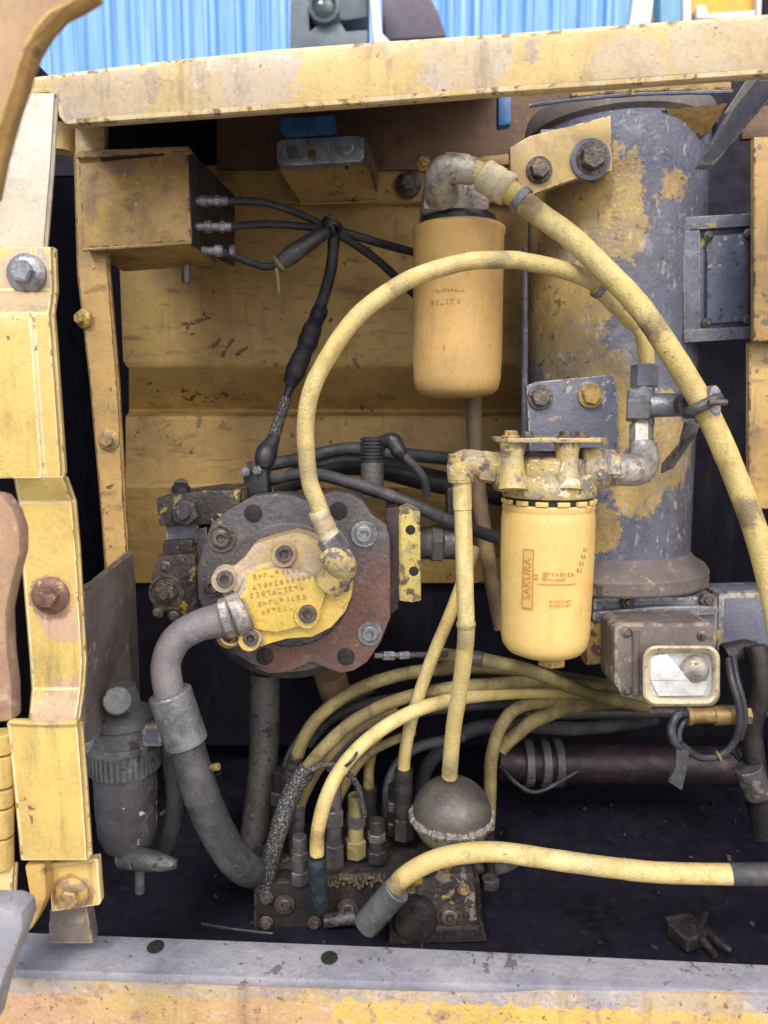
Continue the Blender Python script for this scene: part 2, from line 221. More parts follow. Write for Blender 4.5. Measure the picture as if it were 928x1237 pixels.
# ---------------------------------------------------------------- mesh building
class MB:
    def __init__(self): self.bm = bmesh.new()
    def prism(self, pts, ext):
        ext = Vector(ext); bm = self.bm
        a = [bm.verts.new(p) for p in pts]; b = [bm.verts.new(Vector(p) + ext) for p in pts]
        n = len(a)
        bm.faces.new(a); bm.faces.new(b[::-1])
        for i in range(n): bm.faces.new((a[i], b[i], b[(i + 1) % n], a[(i + 1) % n]))
        return self
    def pp(self, pts, Y, depth):
        """plate whose outline sits Y metres in, depth metres thick"""
        return self.prism([P(p[0], p[1], p[2] if len(p) > 2 else Y) for p in pts], (0, depth, 0))
    def box(self, ce, size, rot=None):
        m = Matrix.LocRotScale(Vector(ce), rot, Vector(size))
        bmesh.ops.create_cube(self.bm, size=1.0, matrix=m); return self
    def tube(self, pts, r, seg=14, smooth=True, sub=6, caps=True, wob=0):
        pts = [Vector(p) for p in pts]; n = len(pts)
        rs = list(r) if isinstance(r, (list, tuple)) else [r] * n
        path, rad = [], []
        if smooth and n > 2:
            for i in range(n - 1):
                p0, p1, p2, p3 = pts[max(i - 1, 0)], pts[i], pts[i + 1], pts[min(i + 2, n - 1)]
                for k in range(sub):
                    t = k / sub
                    path.append(.5 * (2 * p1 + (p2 - p0) * t + (2 * p0 - 5 * p1 + 4 * p2 - p3) * t * t + (3 * p1 - p0 - 3 * p2 + p3) * t ** 3))
                    rad.append(rs[i] * (1 - t) + rs[i + 1] * t)
            path.append(pts[-1]); rad.append(rs[-1])
        else: path, rad = pts, rs
        bm = self.bm; rings = []; nv = None
        for i, p in enumerate(path):
            tg = (path[min(i + 1, len(path) - 1)] - path[max(i - 1, 0)]).normalized()
            if nv is None:
                nv = tg.orthogonal().normalized()
            nv = (nv - tg * nv.dot(tg)).normalized(); bv = tg.cross(nv)
            rr = rad[i] * (1 + wob * noise.noise(p * 60))
            rings.append([bm.verts.new(p + (nv * math.cos(a) + bv * math.sin(a)) * rr) for a in [2 * math.pi * k / seg for k in range(seg)]])
        for u, v in zip(rings, rings[1:]):
            for k in range(seg): bm.faces.new((u[k], u[(k + 1) % seg], v[(k + 1) % seg], v[k]))
        if caps: bm.faces.new(rings[0][::-1]); bm.faces.new(rings[-1])
        return self
    def lathe(self, ce, axis, prof, seg=32, close=True, phase=0.0):
        ax = Vector(axis).normalized(); u = Vector((0, 0, 1)) if abs(ax.z) < .9 else Vector((1, 0, 0))
        u = (u - ax * u.dot(ax)).normalized(); v = ax.cross(u); ce = Vector(ce); bm = self.bm; rings = []
        for r, h in prof:
            if r <= 1e-6: rings.append([bm.verts.new(ce + ax * h)])
            else: rings.append([bm.verts.new(ce + ax * h + (u * math.cos(a) + v * math.sin(a)) * r) for a in [phase + 2 * math.pi * k / seg for k in range(seg)]])
        for a, b in zip(rings, rings[1:]):
            for k in range(seg):
                k2 = (k + 1) % seg
                if len(a) == 1 and len(b) == 1: continue
                if len(a) == 1: bm.faces.new((a[0], b[k2], b[k]))
                elif len(b) == 1: bm.faces.new((a[k], a[k2], b[0]))
                else: bm.faces.new((a[k], a[k2], b[k2], b[k]))
        if close:
            if len(rings[0]) > 1: bm.faces.new(rings[0][::-1])
            if len(rings[-1]) > 1: bm.faces.new(rings[-1])
        return self
    def cyl(self, a, b, r, seg=20, r2=None):
        a, b = Vector(a), Vector(b); d = (b - a).length
        r2 = r if r2 is None else r2; e = min(d, r) * .08
        return self.lathe(a, b - a, [(r - e, 0), (r, e), (r2, d - e), (r2 - e, d)], seg)
    def hexa(self, a, b, r, seg=6):
        a, b = Vector(a), Vector(b); d = (b - a).length; e = r * .1
        return self.lathe(a, b - a, [(r - e, 0), (r, e), (r, d - e), (r - e, d)], seg, phase=.3)
    def torus(self, ce, axis, R_, r_, seg=36, ring=8, rag=0):
        ax = Vector(axis).normalized(); u = ax.orthogonal().normalized(); v = ax.cross(u); ce = Vector(ce); rr = []
        for i in range(seg):
            a = 2 * math.pi * i / seg; d = u * math.cos(a) + v * math.sin(a)
            k = 1 + rag * random.uniform(-1, 1)
            rr.append([self.bm.verts.new(ce + d * (R_ + r_ * k * math.cos(b)) + ax * r_ * k * math.sin(b)) for b in [2 * math.pi * j / ring for j in range(ring)]])
        for i in range(seg):
            for j in range(ring):
                self.bm.faces.new((rr[i][j], rr[(i + 1) % seg][j], rr[(i + 1) % seg][(j + 1) % ring], rr[i][(j + 1) % ring]))
        return self
    def ribbon(self, rows, thick, lip=0.0, crease=0):
        """formed sheet: rows of (x left, x right, y, Y) in photo pixels; optional folded side lips"""
        bm = self.bm; fr = []; bk = []
        for xl, xr, y, Y in rows:
            cols = [P(xl, y, Y + lip), P(xl + 1.5, y, Y), P(xr - 1.5, y, Y), P(xr, y, Y + lip)] if lip and not crease else [P(xl, y, Y + lip), P(xl + 1.5, y, Y), P(xr - crease - 4, y, Y), P(xr - crease, y, Y + .003), P(xr - 3, y, Y + .008), P(xr, y, Y + .008 + lip)] if crease else [P(xl, y, Y), P(xr, y, Y)]
            fr.append([bm.verts.new(p) for p in cols])
            bk.append([bm.verts.new(p + Vector((0, thick, 0))) for p in cols])
        nc = len(fr[0])
        for i in range(len(rows) - 1):
            for k in range(nc - 1):
                bm.faces.new((fr[i][k], fr[i + 1][k], fr[i + 1][k + 1], fr[i][k + 1]))
                bm.faces.new((bk[i][k], bk[i][k + 1], bk[i + 1][k + 1], bk[i + 1][k]))
            bm.faces.new((fr[i][0], bk[i][0], bk[i + 1][0], fr[i + 1][0]))
            bm.faces.new((fr[i][-1], fr[i + 1][-1], bk[i + 1][-1], bk[i][-1]))
        for k in range(nc - 1):
            bm.faces.new((fr[0][k], fr[0][k + 1], bk[0][k + 1], bk[0][k]))
            bm.faces.new((fr[-1][k], bk[-1][k], bk[-1][k + 1], fr[-1][k + 1]))
        return self
    def mesh(self, name, bevel=0.0, org=(0, 0, 0), angle=34, segs=2):
        bm = self.bm
        bmesh.ops.recalc_face_normals(bm, faces=bm.faces)
        if bevel:
            ed = [e for e in bm.edges if len(e.link_faces) == 2 and e.calc_face_angle(0) > R(28)]
            bmesh.ops.bevel(bm, geom=ed, offset=bevel, offset_type='OFFSET', segments=segs, profile=.6, affect='EDGES', clamp_overlap=True, material=1)
        bmesh.ops.translate(bm, verts=bm.verts, vec=-Vector(org))
        for f in bm.faces: f.smooth = True
        for e in bm.edges:
            if len(e.link_faces) == 2 and e.calc_face_angle(0) > R(angle): e.smooth = False
        me = bpy.data.meshes.new(name); bm.to_mesh(me); bm.free(); return me

def thing(name, label, cat, at, group=None):
    o = bpy.data.objects.new(name, None); COL.objects.link(o); o.location = at; o.empty_display_size = .02
    o['label'] = label; o['category'] = cat
    if group: o['group'] = group
    return o
def root_of(o):
    while o.parent: o = o.parent
    return o
def part(mb, name, m, parent, bevel=0.0, label=None, angle=34):
    me = mb.mesh(name, bevel, root_of(parent).location, angle)
    me.materials.append(M[m] if isinstance(m, str) else m)
    if bevel: me.materials.append(M.get(m + '_edge', M[m]))
    o = bpy.data.objects.new(name, me); COL.objects.link(o); o.parent = parent
    if label: o['label'] = label
    return o
def solo(mb, name, m, label, cat, at=None, bevel=0.0, group=None, kind=None):
    at = Vector(at) if at is not None else sum((v.co for v in mb.bm.verts), Vector()) / len(mb.bm.verts)
    me = mb.mesh(name, bevel, at); me.materials.append(M[m])
    if bevel: me.materials.append(M.get(m + '_edge', M[m]))
    o = bpy.data.objects.new(name, me); COL.objects.link(o); o.location = at
    if label: o['label'] = label
    if cat: o['category'] = cat
    if group: o['group'] = group
    if kind: o['kind'] = kind
    return o

# bolt prototypes: unit radius, head towards -Y
_bolts = {}
def bolt_mesh(kind, m):
    if (kind, m) in _bolts: return _bolts[kind, m]
    b = MB(); D = (0, -1, 0)
    if kind == 'hex':
        b.lathe((0, 0, 0), D, [(.96, 0), (1, .05), (1, .2), (.95, .25)], 24)
        b.lathe((0, -.24, 0), D, [(.76, 0), (.76, .42), (.68, .52), (0, .55)], 6, phase=.2)
    elif kind == 'flange':
        b.lathe((0, 0, 0), D, [(1, 0), (1, .15), (.8, .34), (.62, .4)], 24)
        b.lathe((0, -.36, 0), D, [(.6, 0), (.6, .4), (.5, .5), (0, .5)], 6, phase=.5)
    elif kind == 'socket':
        b.lathe((0, 0, 0), D, [(1, 0), (1, .5), (.9, .6), (.55, .6), (.5, .1), (0, .1)], 24)
    elif kind == 'ringed':
        b.lathe((0, 0, 0), D, [(1, 0), (1, .12), (.86, .12), (.84, .02), (.66, .02), (.64, .3), (.56, .36), (.34, .36), (.3, .05), (0, .05)], 24)
    elif kind == 'hole':
        b.lathe((0, 0, 0), D, [(1, 0), (1, .06), (.92, .08), (0, .08)], 20)  # raised dark disc; the shade inside a hole is put in as colour
    elif kind == 'nut':
        b.lathe((0, 0, 0), D, [(1, 0), (1, .7), (.88, .8), (.5, .8)], 6, close=True)
        b.lathe((0, -.7, 0), D, [(.5, 0), (.5, .5), (.42, .6), (0, .6)], 14)
    me = b.mesh('bolt_' + kind, 0, angle=30); me.materials.append(M[m]); _bolts[kind, m] = me
    return me
def bolt(parent, px, py, Y, rpx, kind='hex', m='bolt_d', name='bolt', dirv=None, rough=True):
    o = bpy.data.objects.new(name, bolt_mesh(kind, m)); COL.objects.link(o); o.parent = parent
    o.location = P(px, py, Y) - root_of(parent).location
    s = S(rpx, Y); o.scale = (s, s, s)
    q = Vector((0, -1, 0)).rotation_difference(Vector(dirv).normalized()) if dirv else Matrix.Identity(3).to_quaternion()
    o.rotation_euler = (q @ Matrix.Rotation(random.uniform(0, 6.28), 3, 'Y').to_quaternion()).to_euler()
    return o

def text_part(parent, txt, size, place, name, m, depth=.0006, font_sp=1.0):
    """lettering; place maps flat (x, y, z) to a world point"""
    cu = bpy.data.curves.new('txt', 'FONT'); cu.body = txt; cu.size = size; cu.extrude = depth; cu.align_x = 'CENTER'; cu.align_y = 'CENTER'
    cu.space_character = font_sp; cu.resolution_u = 2
    t = bpy.data.objects.new('txt', cu); COL.objects.link(t)
    bpy.context.view_layer.update()
    me = bpy.data.meshes.new_from_object(t.evaluated_get(bpy.context.evaluated_depsgraph_get()))
    bpy.data.objects.remove(t); bpy.data.curves.remove(cu)
    org = root_of(parent).location
    for v in me.vertices: v.co = Vector(place(*v.co)) - org
    me.materials.clear(); me.materials.append(M[m])
    o = bpy.data.objects.new(name, me); COL.objects.link(o); o.parent = parent
    return o

def print_marks(parent, place, n, size, m, depth=.0003, sp=.95):
    # print too small to read in the photograph: a row of little strokes
    rnd = random.Random(int(size * 1e5) + n); b = MB()
    for k in range(n):
        x0 = (k - n / 2) * size * sp
        for q in range(rnd.choice((2, 3, 3))):
            if rnd.random() < .5: xa, ya, wx, wy = x0 + rnd.uniform(0, .45) * size, -.4 * size, .15 * size, .85 * size
            else: xa, ya, wx, wy = x0, rnd.choice((-.4, 0, .35)) * size, .6 * size, .14 * size
            b.prism([Vector((xa, ya, 0)), Vector((xa + wx, ya, 0)), Vector((xa + wx, ya + wy, 0)), Vector((xa, ya + wy, 0))], (0, 0, depth + .0001 * (q + 1)))
    for v in b.bm.verts: v.co = Vector(place(*v.co))
    return part(b, 'lettering', m, parent)

def hose(name, label, cat, pts, rpx, m, ends=(), group=None, seg=16, elabel=None, wob=.03):
    """pts: (px, py, Y); ends: (i0, i1 as pixel points, radius px, material, part name)"""
    Ym = sum(p[2] for p in pts) / len(pts)
    t = thing(name, label, cat, P(*pts[-1]), group)
    part(MB().tube(PP(pts), S(rpx, Ym), seg, wob=wob), 'hose_body', m, t)
    for a, b, r, mm, nm in ends:
        b_ = MB(); A, B = P(*a), P(*b); rr = S(r, (a[2] + b[2]) / 2)
        if nm == 'nut': b_.hexa(A, B, rr)
        elif nm == 'ferrule':
            d = (B - A).length
            b_.lathe(A, B - A, [(rr * .9, 0), (rr, d * .06), (rr, d * .2), (rr * .94, d * .24), (rr * .94, d * .3), (rr, d * .34), (rr, d * .55), (rr * .94, d * .6), (rr * .94, d * .66), (rr, d * .7), (rr, d * .95), (rr * .9, d)], 22)
        elif nm == 'band': b_.cyl(A, B, rr, 20)
        else: b_.cyl(A, B, rr, 20)
        part(b_, nm, mm, t)
    return t

# ================================================================ SETTING
g = MB(); g.box((0, 0, -.05), (240, 240, .1)); o = solo(g, 'ground', 'ground', None, None, (0, 0, 0), kind='structure')

# shed of corrugated sheets beyond the machine
YS = 6.0
t = thing('metal_shed', 'pale blue corrugated metal shed standing behind the machine above the top beam', 'shed', (0, YS, 0))
xw = -9.0; k = 0
while xw < 9.0:
    b = MB(); pts = []
    for r_ in range(5):
        x0 = xw + r_ * .2
        pts += [(x0, 0), (x0 + .10, 0), (x0 + .125, -.035), (x0 + .165, -.035), (x0 + .19, 0)]
    pts.append((xw + 1.0, 0))
    yo = .003 * (k % 2)
    lo = [b.bm.verts.new((x, YS + y + yo, 0.0)) for x, y in pts]; hi = [b.bm.verts.new((x, YS + y + yo, 7.5)) for x, y in pts]
    lo2 = [b.bm.verts.new((x, YS + y + yo + .004, 0.0)) for x, y in pts]; hi2 = [b.bm.verts.new((x, YS + y + yo + .004, 7.5)) for x, y in pts]
    for i in range(len(pts) - 1):
        b.bm.faces.new((lo[i], lo[i + 1], hi[i + 1], hi[i])); b.bm.faces.new((lo2[i + 1], lo2[i], hi2[i], hi2[i + 1]))
    part(b, 'siding_sheet', 'siding', t, angle=20); xw += .995; k += 1

# neighbouring machines seen over the beam
t = thing('parked_loader', 'grey loader with a round lamp and dark bucket parked beyond the top beam', 'loader', P(440, 80, 3.2))
Y = 3.2
b = MB().pp([(350, 62), (352, -60), (372, -60), (374, 38), (384, 30), (412, 28), (418, 38), (444, 36), (444, 64)], Y, .5); part(b, 'chassis', 'mgrey', t, .004)
b = MB().pp([(374, -60), (444, -60), (444, 20), (420, 24), (374, 24)], Y + .06, .4); part(b, 'engine_cover', 'mgrey', t, .004)
la = part(MB().lathe(P(392, 12, Y), (0, -1, 0), [(S(17, Y), -.08), (S(17, Y), .03), (S(14, Y), .035), (S(13, Y), .02)], 28), 'lamp', 'mgrey', t)
part(MB().lathe(P(392, 12, Y), (0, -1, 0), [(S(12.5, Y), .021), (S(8, Y), .03), (0, .034)], 28), 'lens', 'glass', la)
part(MB().prism(PP([(441, -60, Y), (452, -60, Y), (462, 40, Y), (474, 52, Y), (452, 56, Y)]), (0, .06, 0)), 'lift_strut', 'white', t, .004)
b = MB().pp([(466, 48), (462, 20), (462, -60), (496, -60), (514, -14), (530, 14), (540, 44)], Y + .2, .5); part(b, 'bucket', 'mpurple', t, .01)

t = thing('parked_truck', 'bright yellow cab panel on white posts beyond the right end of the beam', 'truck', P(870, 40, 3.4))
Y = 3.4
part(MB().pp([(836, 18), (834, -90), (916, -90), (912, 14)], Y, .6), 'cab_panel', 'myellow', t, .008)
part(MB().pp([(826, 40), (824, -90), (834, -90), (836, 40)], Y - .03, .06), 'post', 'white', t, .004)
part(MB().pp([(914, 20), (918, -90), (924, -90), (920, 20)], Y - .03, .06), 'post', 'white', t, .004)
part(MB().pp([(842, 22), (842, 6), (852, 6), (856, 16), (912, 12), (912, 24)], Y - .04, .03), 'step_rail', 'white', t, .003)
part(MB().pp([(922, 30), (924, -90), (990, -90), (990, 30)], Y + .1, .5), 'bulkhead', 'blackwall', t, .006)
t = thing('access_ladder', 'white slanted frame leaning beside a blue post over the beam', 'frame', P(790, 40, 3.0))
Y = 3.0
part(MB().prism(PP([(760, 32, Y), (778, -80, Y), (800, -80, Y), (786, 32, Y)]), (0, .05, 0)), 'rail', 'white', t, .004)
part(MB().prism(PP([(798, 32, Y), (798, -80, Y), (824, -80, Y), (822, 32, Y)]), (0, .08, 0)), 'post', 'cabblue', t, .006)

# ================================================================ MACHINE BODY
body = thing('machine_body', 'yellow excavator body frame around the open pump compartment', 'excavator', P(464, 1160, 1.0))
# top beam
YL, YR = .95, .85
yb = lambda x: YL + (YR - YL) * (x - 30) / 900.0
bt = [(34, 92), (180, 74), (330, 58), (480, 47), (620, 38), (780, 26), (1000, 10), (1300, -12)]
bb = [(1300, 66), (1000, 84), (750, 102), (600, 112), (420, 126), (240, 139), (78, 151), (70, 140), (66, 116), (58, 112), (28, 114)]
beam = part(MB().prism([P(x, y, yb(x)) for x, y in bt + bb], (0.002, .018, 0)), 'top_beam', 'paint', body, .006)
# sill: worn grey top with reflected sky blue in its colour, yellow front
sb = [(-60, 1122, .905), (110, 1129, .895), (464, 1143, .87), (928, 1165, .84), (1300, 1181, .80)]
sf = [(1300, 1209, .762), (928, 1197, .797), (464, 1186, .818), (100, 1174, .834), (-60, 1170, .842)]
b = MB(); q = PP(sb + sf); b.prism(q, (0, 0, -.012)); part(b, 'sill_plate', 'sill', body, .003)
fr = PP([(-60, 1175, .846), (464, 1190.5, .822), (1300, 1214, .766)])
b = MB(); lo = [p + Vector((0, .004, -.30)) for p in fr]
b.prism([fr[0], fr[1], fr[2], lo[2], lo[1], lo[0]], (0, .03, 0))
M['skirt'] = mat('blistered_sill_paint', c(206, 172, 88), [
    (c(198, 168, 106), 8, .42, .62, .8), (c(196, 176, 160), 60, .56, .64, .7), (c(150, 120, 104), 45, .57, .64, .7), (c(96, 70, 70), 90, .62, .66, .85)], .6, bump=.5, bscale=150,
    blobs=[(c(190, 152, 120), [(P(x, 1215, .84), .11) for x in (-20, 60, 140, 220, 300)], 22, .5), (c(150, 150, 160), [(P(x, 1178 + x * .024, .845 - x * 5e-5), .024) for x in range(-40, 980, 28)], 34, 1.1)])
part(b, 'sill_skirt', 'skirt', body, .003)
_a, _b, _c = P(110, 1129, .895), P(928, 1165, .84), P(464, 1186, .818)
_n = (_b - _a).cross(_c - _a).normalized(); _n = _n if _n.z > 0 else -_n
for hx, hy, r in ((188, 1143.5, 11), (398, 1157, 11)):
    ray = P(hx, hy, 1.0) - Vector((0, 0, CAM_Z)); k = (_a - Vector((0, 0, CAM_Z))).dot(_n) / ray.dot(_n)
    bolt(body, hx, hy, ray.y * k - .003, r, 'hole', 'hole', 'drain_hole', dirv=_n)
# formed back sheet
def hsheet(rows, m, name, bev=0.0):
    b = MB(); bm = b.bm; f1 = []
    for xl, xr, y, Y in rows: f1.append((bm.verts.new(P(xl, y, Y)), bm.verts.new(P(xr, y, Y)), bm.verts.new(P(xl, y, Y) + Vector((0, .006, 0))), bm.verts.new(P(xr, y, Y) + Vector((0, .006, 0)))))
    for a, d in zip(f1, f1[1:]):
        bm.faces.new((a[0], d[0], d[1], a[1])); bm.faces.new((a[3], d[3], d[2], a[2]))
        bm.faces.new((a[0], a[2], d[2], d[0])); bm.faces.new((a[1], d[1], d[3], a[3]))
    bm.faces.new((f1[0][0], f1[0][1], f1[0][3], f1[0][2])); bm.faces.new((f1[-1][0], f1[-1][2], f1[-1][3], f1[-1][1]))
    return part(b, name, m, body, bev)
hsheet([(60, 300, 112, 1.43), (60, 300, 205, 1.43)], 'blackwall', 'shadow_fill_sheet')  # black sheet standing for the shadowed opening left of the header
hsheet([(262, 760, 104, 1.36), (262, 760, 150, 1.37), (262, 715, 205, 1.38)], 'paint_brown', 'header_panel')  # the beam's shadow on this strip is put into its dark brown
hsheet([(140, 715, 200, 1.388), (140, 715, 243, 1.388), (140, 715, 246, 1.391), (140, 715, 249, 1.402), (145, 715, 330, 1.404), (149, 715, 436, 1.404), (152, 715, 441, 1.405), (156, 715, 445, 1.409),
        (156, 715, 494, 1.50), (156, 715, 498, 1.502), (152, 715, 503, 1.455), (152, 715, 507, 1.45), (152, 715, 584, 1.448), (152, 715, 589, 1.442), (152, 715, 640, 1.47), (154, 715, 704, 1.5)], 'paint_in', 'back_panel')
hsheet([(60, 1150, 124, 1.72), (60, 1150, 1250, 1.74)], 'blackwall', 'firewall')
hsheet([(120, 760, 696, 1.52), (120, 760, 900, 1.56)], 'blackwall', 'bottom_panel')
b = MB(); fl = [P(66, 112, .975), P(606, 64, .93), P(606, 106, 1.44), P(66, 120, 1.44)]
b.prism(fl, (0, 0, .006)); part(b, 'unseen_shade_cover', 'paint_brown', body)  # added out of view to keep light from above off the header
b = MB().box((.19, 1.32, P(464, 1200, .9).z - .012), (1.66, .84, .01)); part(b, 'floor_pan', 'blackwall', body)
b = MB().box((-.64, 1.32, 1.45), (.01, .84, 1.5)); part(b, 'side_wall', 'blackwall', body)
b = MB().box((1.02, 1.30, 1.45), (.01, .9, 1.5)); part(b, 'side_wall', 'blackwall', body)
bolt(body, 493, 224, 1.385, 15, 'flange', 'bolt_d'); bolt(body, 219, 587, 1.42, 9, 'flange', 'bolt_d')
# scratches worn through the paint on the back panel are thin raised flakes
for sx, sy, ln, an in ((236, 388, 40, -.22), (275, 420, 26, -1.0), (262, 414, 16, -.8), (292, 424, 18, -.6)):
    a = P(sx - ln / 2 * math.cos(an), sy - ln / 2 * math.sin(an), 1.402); d = P(sx + ln / 2 * math.cos(an), sy + ln / 2 * math.sin(an), 1.402)
    u = (d - a); n = Vector((-u.z, 0, u.x)).normalized()
    pts = []
    for i in range(6): pts.append(a + u * i / 5 + n * random.uniform(.001, .005))
    for i in range(5, -1, -1): pts.append(a + u * i / 5 - n * random.uniform(.001, .005))
    part(MB().prism(pts, (0, .002, 0)), 'paint_flake', 'bolt_r', body)
# inner post: channel with two bolts
post = part(MB().ribbon([(88, 128, 150, 1.1), (93, 131, 330, 1.1), (108, 142, 460, 1.1), (122, 151, 620, 1.1), (129, 158, 720, 1.1), (138, 167, 860, 1.1), (146, 174, 960, 1.1)], .012, .02), 'inner_post', 'paint_in', body, .0015)
bolt(body, 102, 385, 1.1, 12, 'flange', 'bolt_y', dirv=(-.6, -1, 0)); bolt(body, 132, 532, 1.1, 13, 'flange', 'bolt_y')
part(MB().prism(PP([(128, 112, 1.12), (140, 112, 1.12), (140, 212, 1.12), (62, 212, 1.12), (62, 160, 1.12), (128, 160, 1.12)]), (0, .01, 0)), 'post_cap', 'blackwall', body)
part(MB().prism(PP([(98, 712, .90), (156, 668, 1.09), (160, 700, 1.09), (166, 850, 1.09), (140, 880, 1.04), (98, 900, .90)]), (.004, .002, 0)), 'gusset', 'lampbox', body, .001)
part(MB().tube(PP([(76, 152, 1.0), (76, 184, 1.0)]), S(13, 1.0), 16), 'post_tube', 'paint_in', body)
# right-hand posts
part(MB().pp([(911, 165), (1010, 160), (1010, 412), (911, 412)], 1.06, .012), 'right_post', 'paint_in', body, .003)
part(MB().pp([(905, 412.5), (1010, 412.5), (1010, 615), (905, 615)], 1.09, .012), 'right_lower_post', 'paint_in', body, .003)
part(MB().pp([(895, 122), (1010, 100), (1010, 164), (897, 168)], 1.12, .012), 'corner_bracket', 'paint_brown', body, .003)
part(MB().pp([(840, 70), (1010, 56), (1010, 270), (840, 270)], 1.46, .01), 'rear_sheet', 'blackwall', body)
part(MB().pp([(868, 716), (1010, 712), (1010, 796), (866, 790)], 1.2, .08), 'cross_tube', 'bluegrey', body, .01)
part(MB().prism(PP([(846, 198, 1.0), (906, 96, .93), (1000, 96, .93), (1000, 118, .93), (930, 120, .95), (862, 200, 1.0)]), (0, .02, 0)), 'brace_plate', 'bluegrey', body, .002)
part(MB().prism(PP([(876, 136, .945), (885, 133, .945), (917, 94, .912), (906, 91, .912)]), (0, .004, 0)), 'brace_highlight', 'white', body, .001)  # sun highlight on the brace, put in as a white strip

# ================================================================ HINGE BRACKET, HOOD, DOOR
hb = thing('hinge_bracket', 'pressed pale yellow bolted hinge bracket running up the left edge', 'hinge', P(62, 1128, .84))
part(MB().ribbon([(22, 67, 112, .87), (8, 62, 200, .865), (-30, 54, 299, .86)], .01, .012), 'chalky_post', 'paint_white', hb, .002)
part(MB().ribbon([(-40, 64, 298, .845), (-40, 66, 350, .845), (-40, 62, 378, .805), (-40, 64, 400, .80), (-40, 71, 500, .80), (-40, 76, 570, .80), (-40, 74, 578, .80)], .012, .015, 22), 'upper_leaf', 'paint_clean', hb, .0025)
part(MB().ribbon([(16, 77, 576, .802), (22, 88, 606, .83), (25, 93, 664, .83), (36, 101, 800, .83), (38, 99, 832, .83), (34, 93, 874, .792)], .012, .02), 'middle_leaf', 'paint_clean', hb, .0025)
part(MB().ribbon([(8, 95, 873, .79), (16, 101, 950, .79), (25, 107, 1040, .79)], .014, .02), 'lower_leaf', 'paint_clean', hb, .0025)
part(MB().pp([(58, 1046), (118, 1037), (122, 1090), (120, 1094), (62, 1102)], .82, .012), 'bottom_tab', 'paint_clean', hb, .0025)
part(MB().pp([(60, 1098), (104, 1092), (112, 1140), (58, 1140)], .845, .02), 'foot', 'lampbox', hb, .002)
part(MB().prism(PP([(29, 1046, .80), (54, 1043, .80), (56, 1082, .80), (50, 1100, .80), (36, 1126, .80), (28, 1120, .80), (29, 1105, .80), (36, 1085, .80)]), (0, .03, 0)), 'latch_hook', 'hood_edge', hb, .004)
bolt(hb, 33, 331, .845, 23, 'flange', 'steel'); bolt(hb, 62, 719, .83, 23, 'flange', 'bolt_r'); bolt(hb, 88, 1078, .82, 22, 'flange', 'bolt_y')
for y0, y1 in ((884, 908), (911, 948), (951, 972), (975, 1008), (1011, 1046)):
    part(MB().cyl(P(3, y0, .80), P(3, y1, .80), S(14, .8), 20), 'hinge_knuckle', 'paint_clean', hb)
part(MB().ribbon([(-40, 18, 1046, .80), (-40, 14, 1120, .78), (-40, 14, 1180, .77)], .01, .01), 'hinge_foot', 'paint', hb, .003)

ha = thing('hood_arm', 'curved blurred hood edge close to the lens at the upper left', 'hood', P(0, 100, .55))
outer = [(122, -6), (98, 8), (78, 18), (60, 38), (46, 62), (38, 82), (32, 104), (24, 126), (14, 160), (6, 190), (-4, 240)]
part(MB().prism([P(x - 5, y - 2, .55) for x, y in outer] + [P(-80, 240, .55), P(-80, -60, .55), P(110, -60, .55)], (0, .015, 0)), 'hood_skin', 'hood', ha, .003)
part(MB().prism([P(x - 4, y - 1, .546) for x, y in outer] + [P(x - 20, y - 8, .541) for x, y in outer[::-1]], (0, .010, 0)), 'edge_band', 'hood_edge', ha, .003)
part(MB().tube([P(x - 3, y - 1, .556) for x, y in outer], S(3.5, .55), 10), 'edge_bead', 'hood_edge', ha)
de = solo(MB().prism(PP([(-40, 590, .66), (2, 598, .66), (16, 616, .66), (24, 640, .66), (24, 668, .66), (14, 706, .66), (7, 740, .66), (9, 790, .66), (14, 830, .66), (15, 872, .66), (-40, 876, .66)]), (0, .02, 0)), 'door_edge', 'doorrub', 'worn pinkish brown door edge poking in at the left below the dark slot', 'door', bevel=.005)
dp = solo(MB().prism(PP([(-60, 1096, .62), (10, 1098, .62), (26, 1104, .62), (28, 1122, .62), (20, 1146, .62), (4, 1184, .62), (-12, 1250, .62), (-60, 1250, .62)]), (0, .03, 0)), 'door_corner', 'sill', 'pale grey blurred door corner in front of the sill at lower left', 'door', bevel=.006)

# ================================================================ RELAY BOX
rb = thing('relay_box', 'grimy yellow sheet metal box high on the inner post with wires leaving its side', 'electrical box', P(190, 330, 1.2))
Y = 1.08
f0 = PP([(94, 190, Y), (226, 178, Y), (231, 292, Y), (101, 301, Y)])
part(MB().prism(f0, (0, .16, -.0)), 'enclosure', 'box', rb, .003)
part(MB().prism(PP([(92, 182, Y - .006), (228, 176, Y - .006), (228, 183, Y - .006), (92, 191, Y - .006)]), (0, .165, .002)), 'lid', 'box', rb, .0015)
part(MB().prism(PP([(122, 188, Y - .004), (198, 181, Y - .004), (198, 187, Y - .004), (122, 194, Y - .004)]), (0, .003, 0)), 'slot', 'hole', rb)
part(MB().prism([P(230, 182, Y + .005), P(284, 236, 1.30), P(284, 322, 1.30), P(232, 296, Y + .005)], (-.004, .002, 0)), 'side_flange', 'black', rb, .001)
part(MB().cyl(P(225, 320, 1.2), P(225, 342, 1.2), S(5, 1.2), 12), 'stud', 'steel', rb)
for x0, x1, y in ((226, 276, 243), (232, 280, 274), (244, 270, 303)):
    part(MB().cyl(P(x0, y, 1.11), P(x1, y, 1.11), S(5, 1.11), 14).cyl(P(x0 + 16, y, 1.11), P(x0 + 24, y, 1.11), S(7, 1.11), 14).hexa(P(x0 + 34, y, 1.11), P(x0 + 40, y, 1.11), S(6.5, 1.11)), 'cable_gland', 'steel', rb)

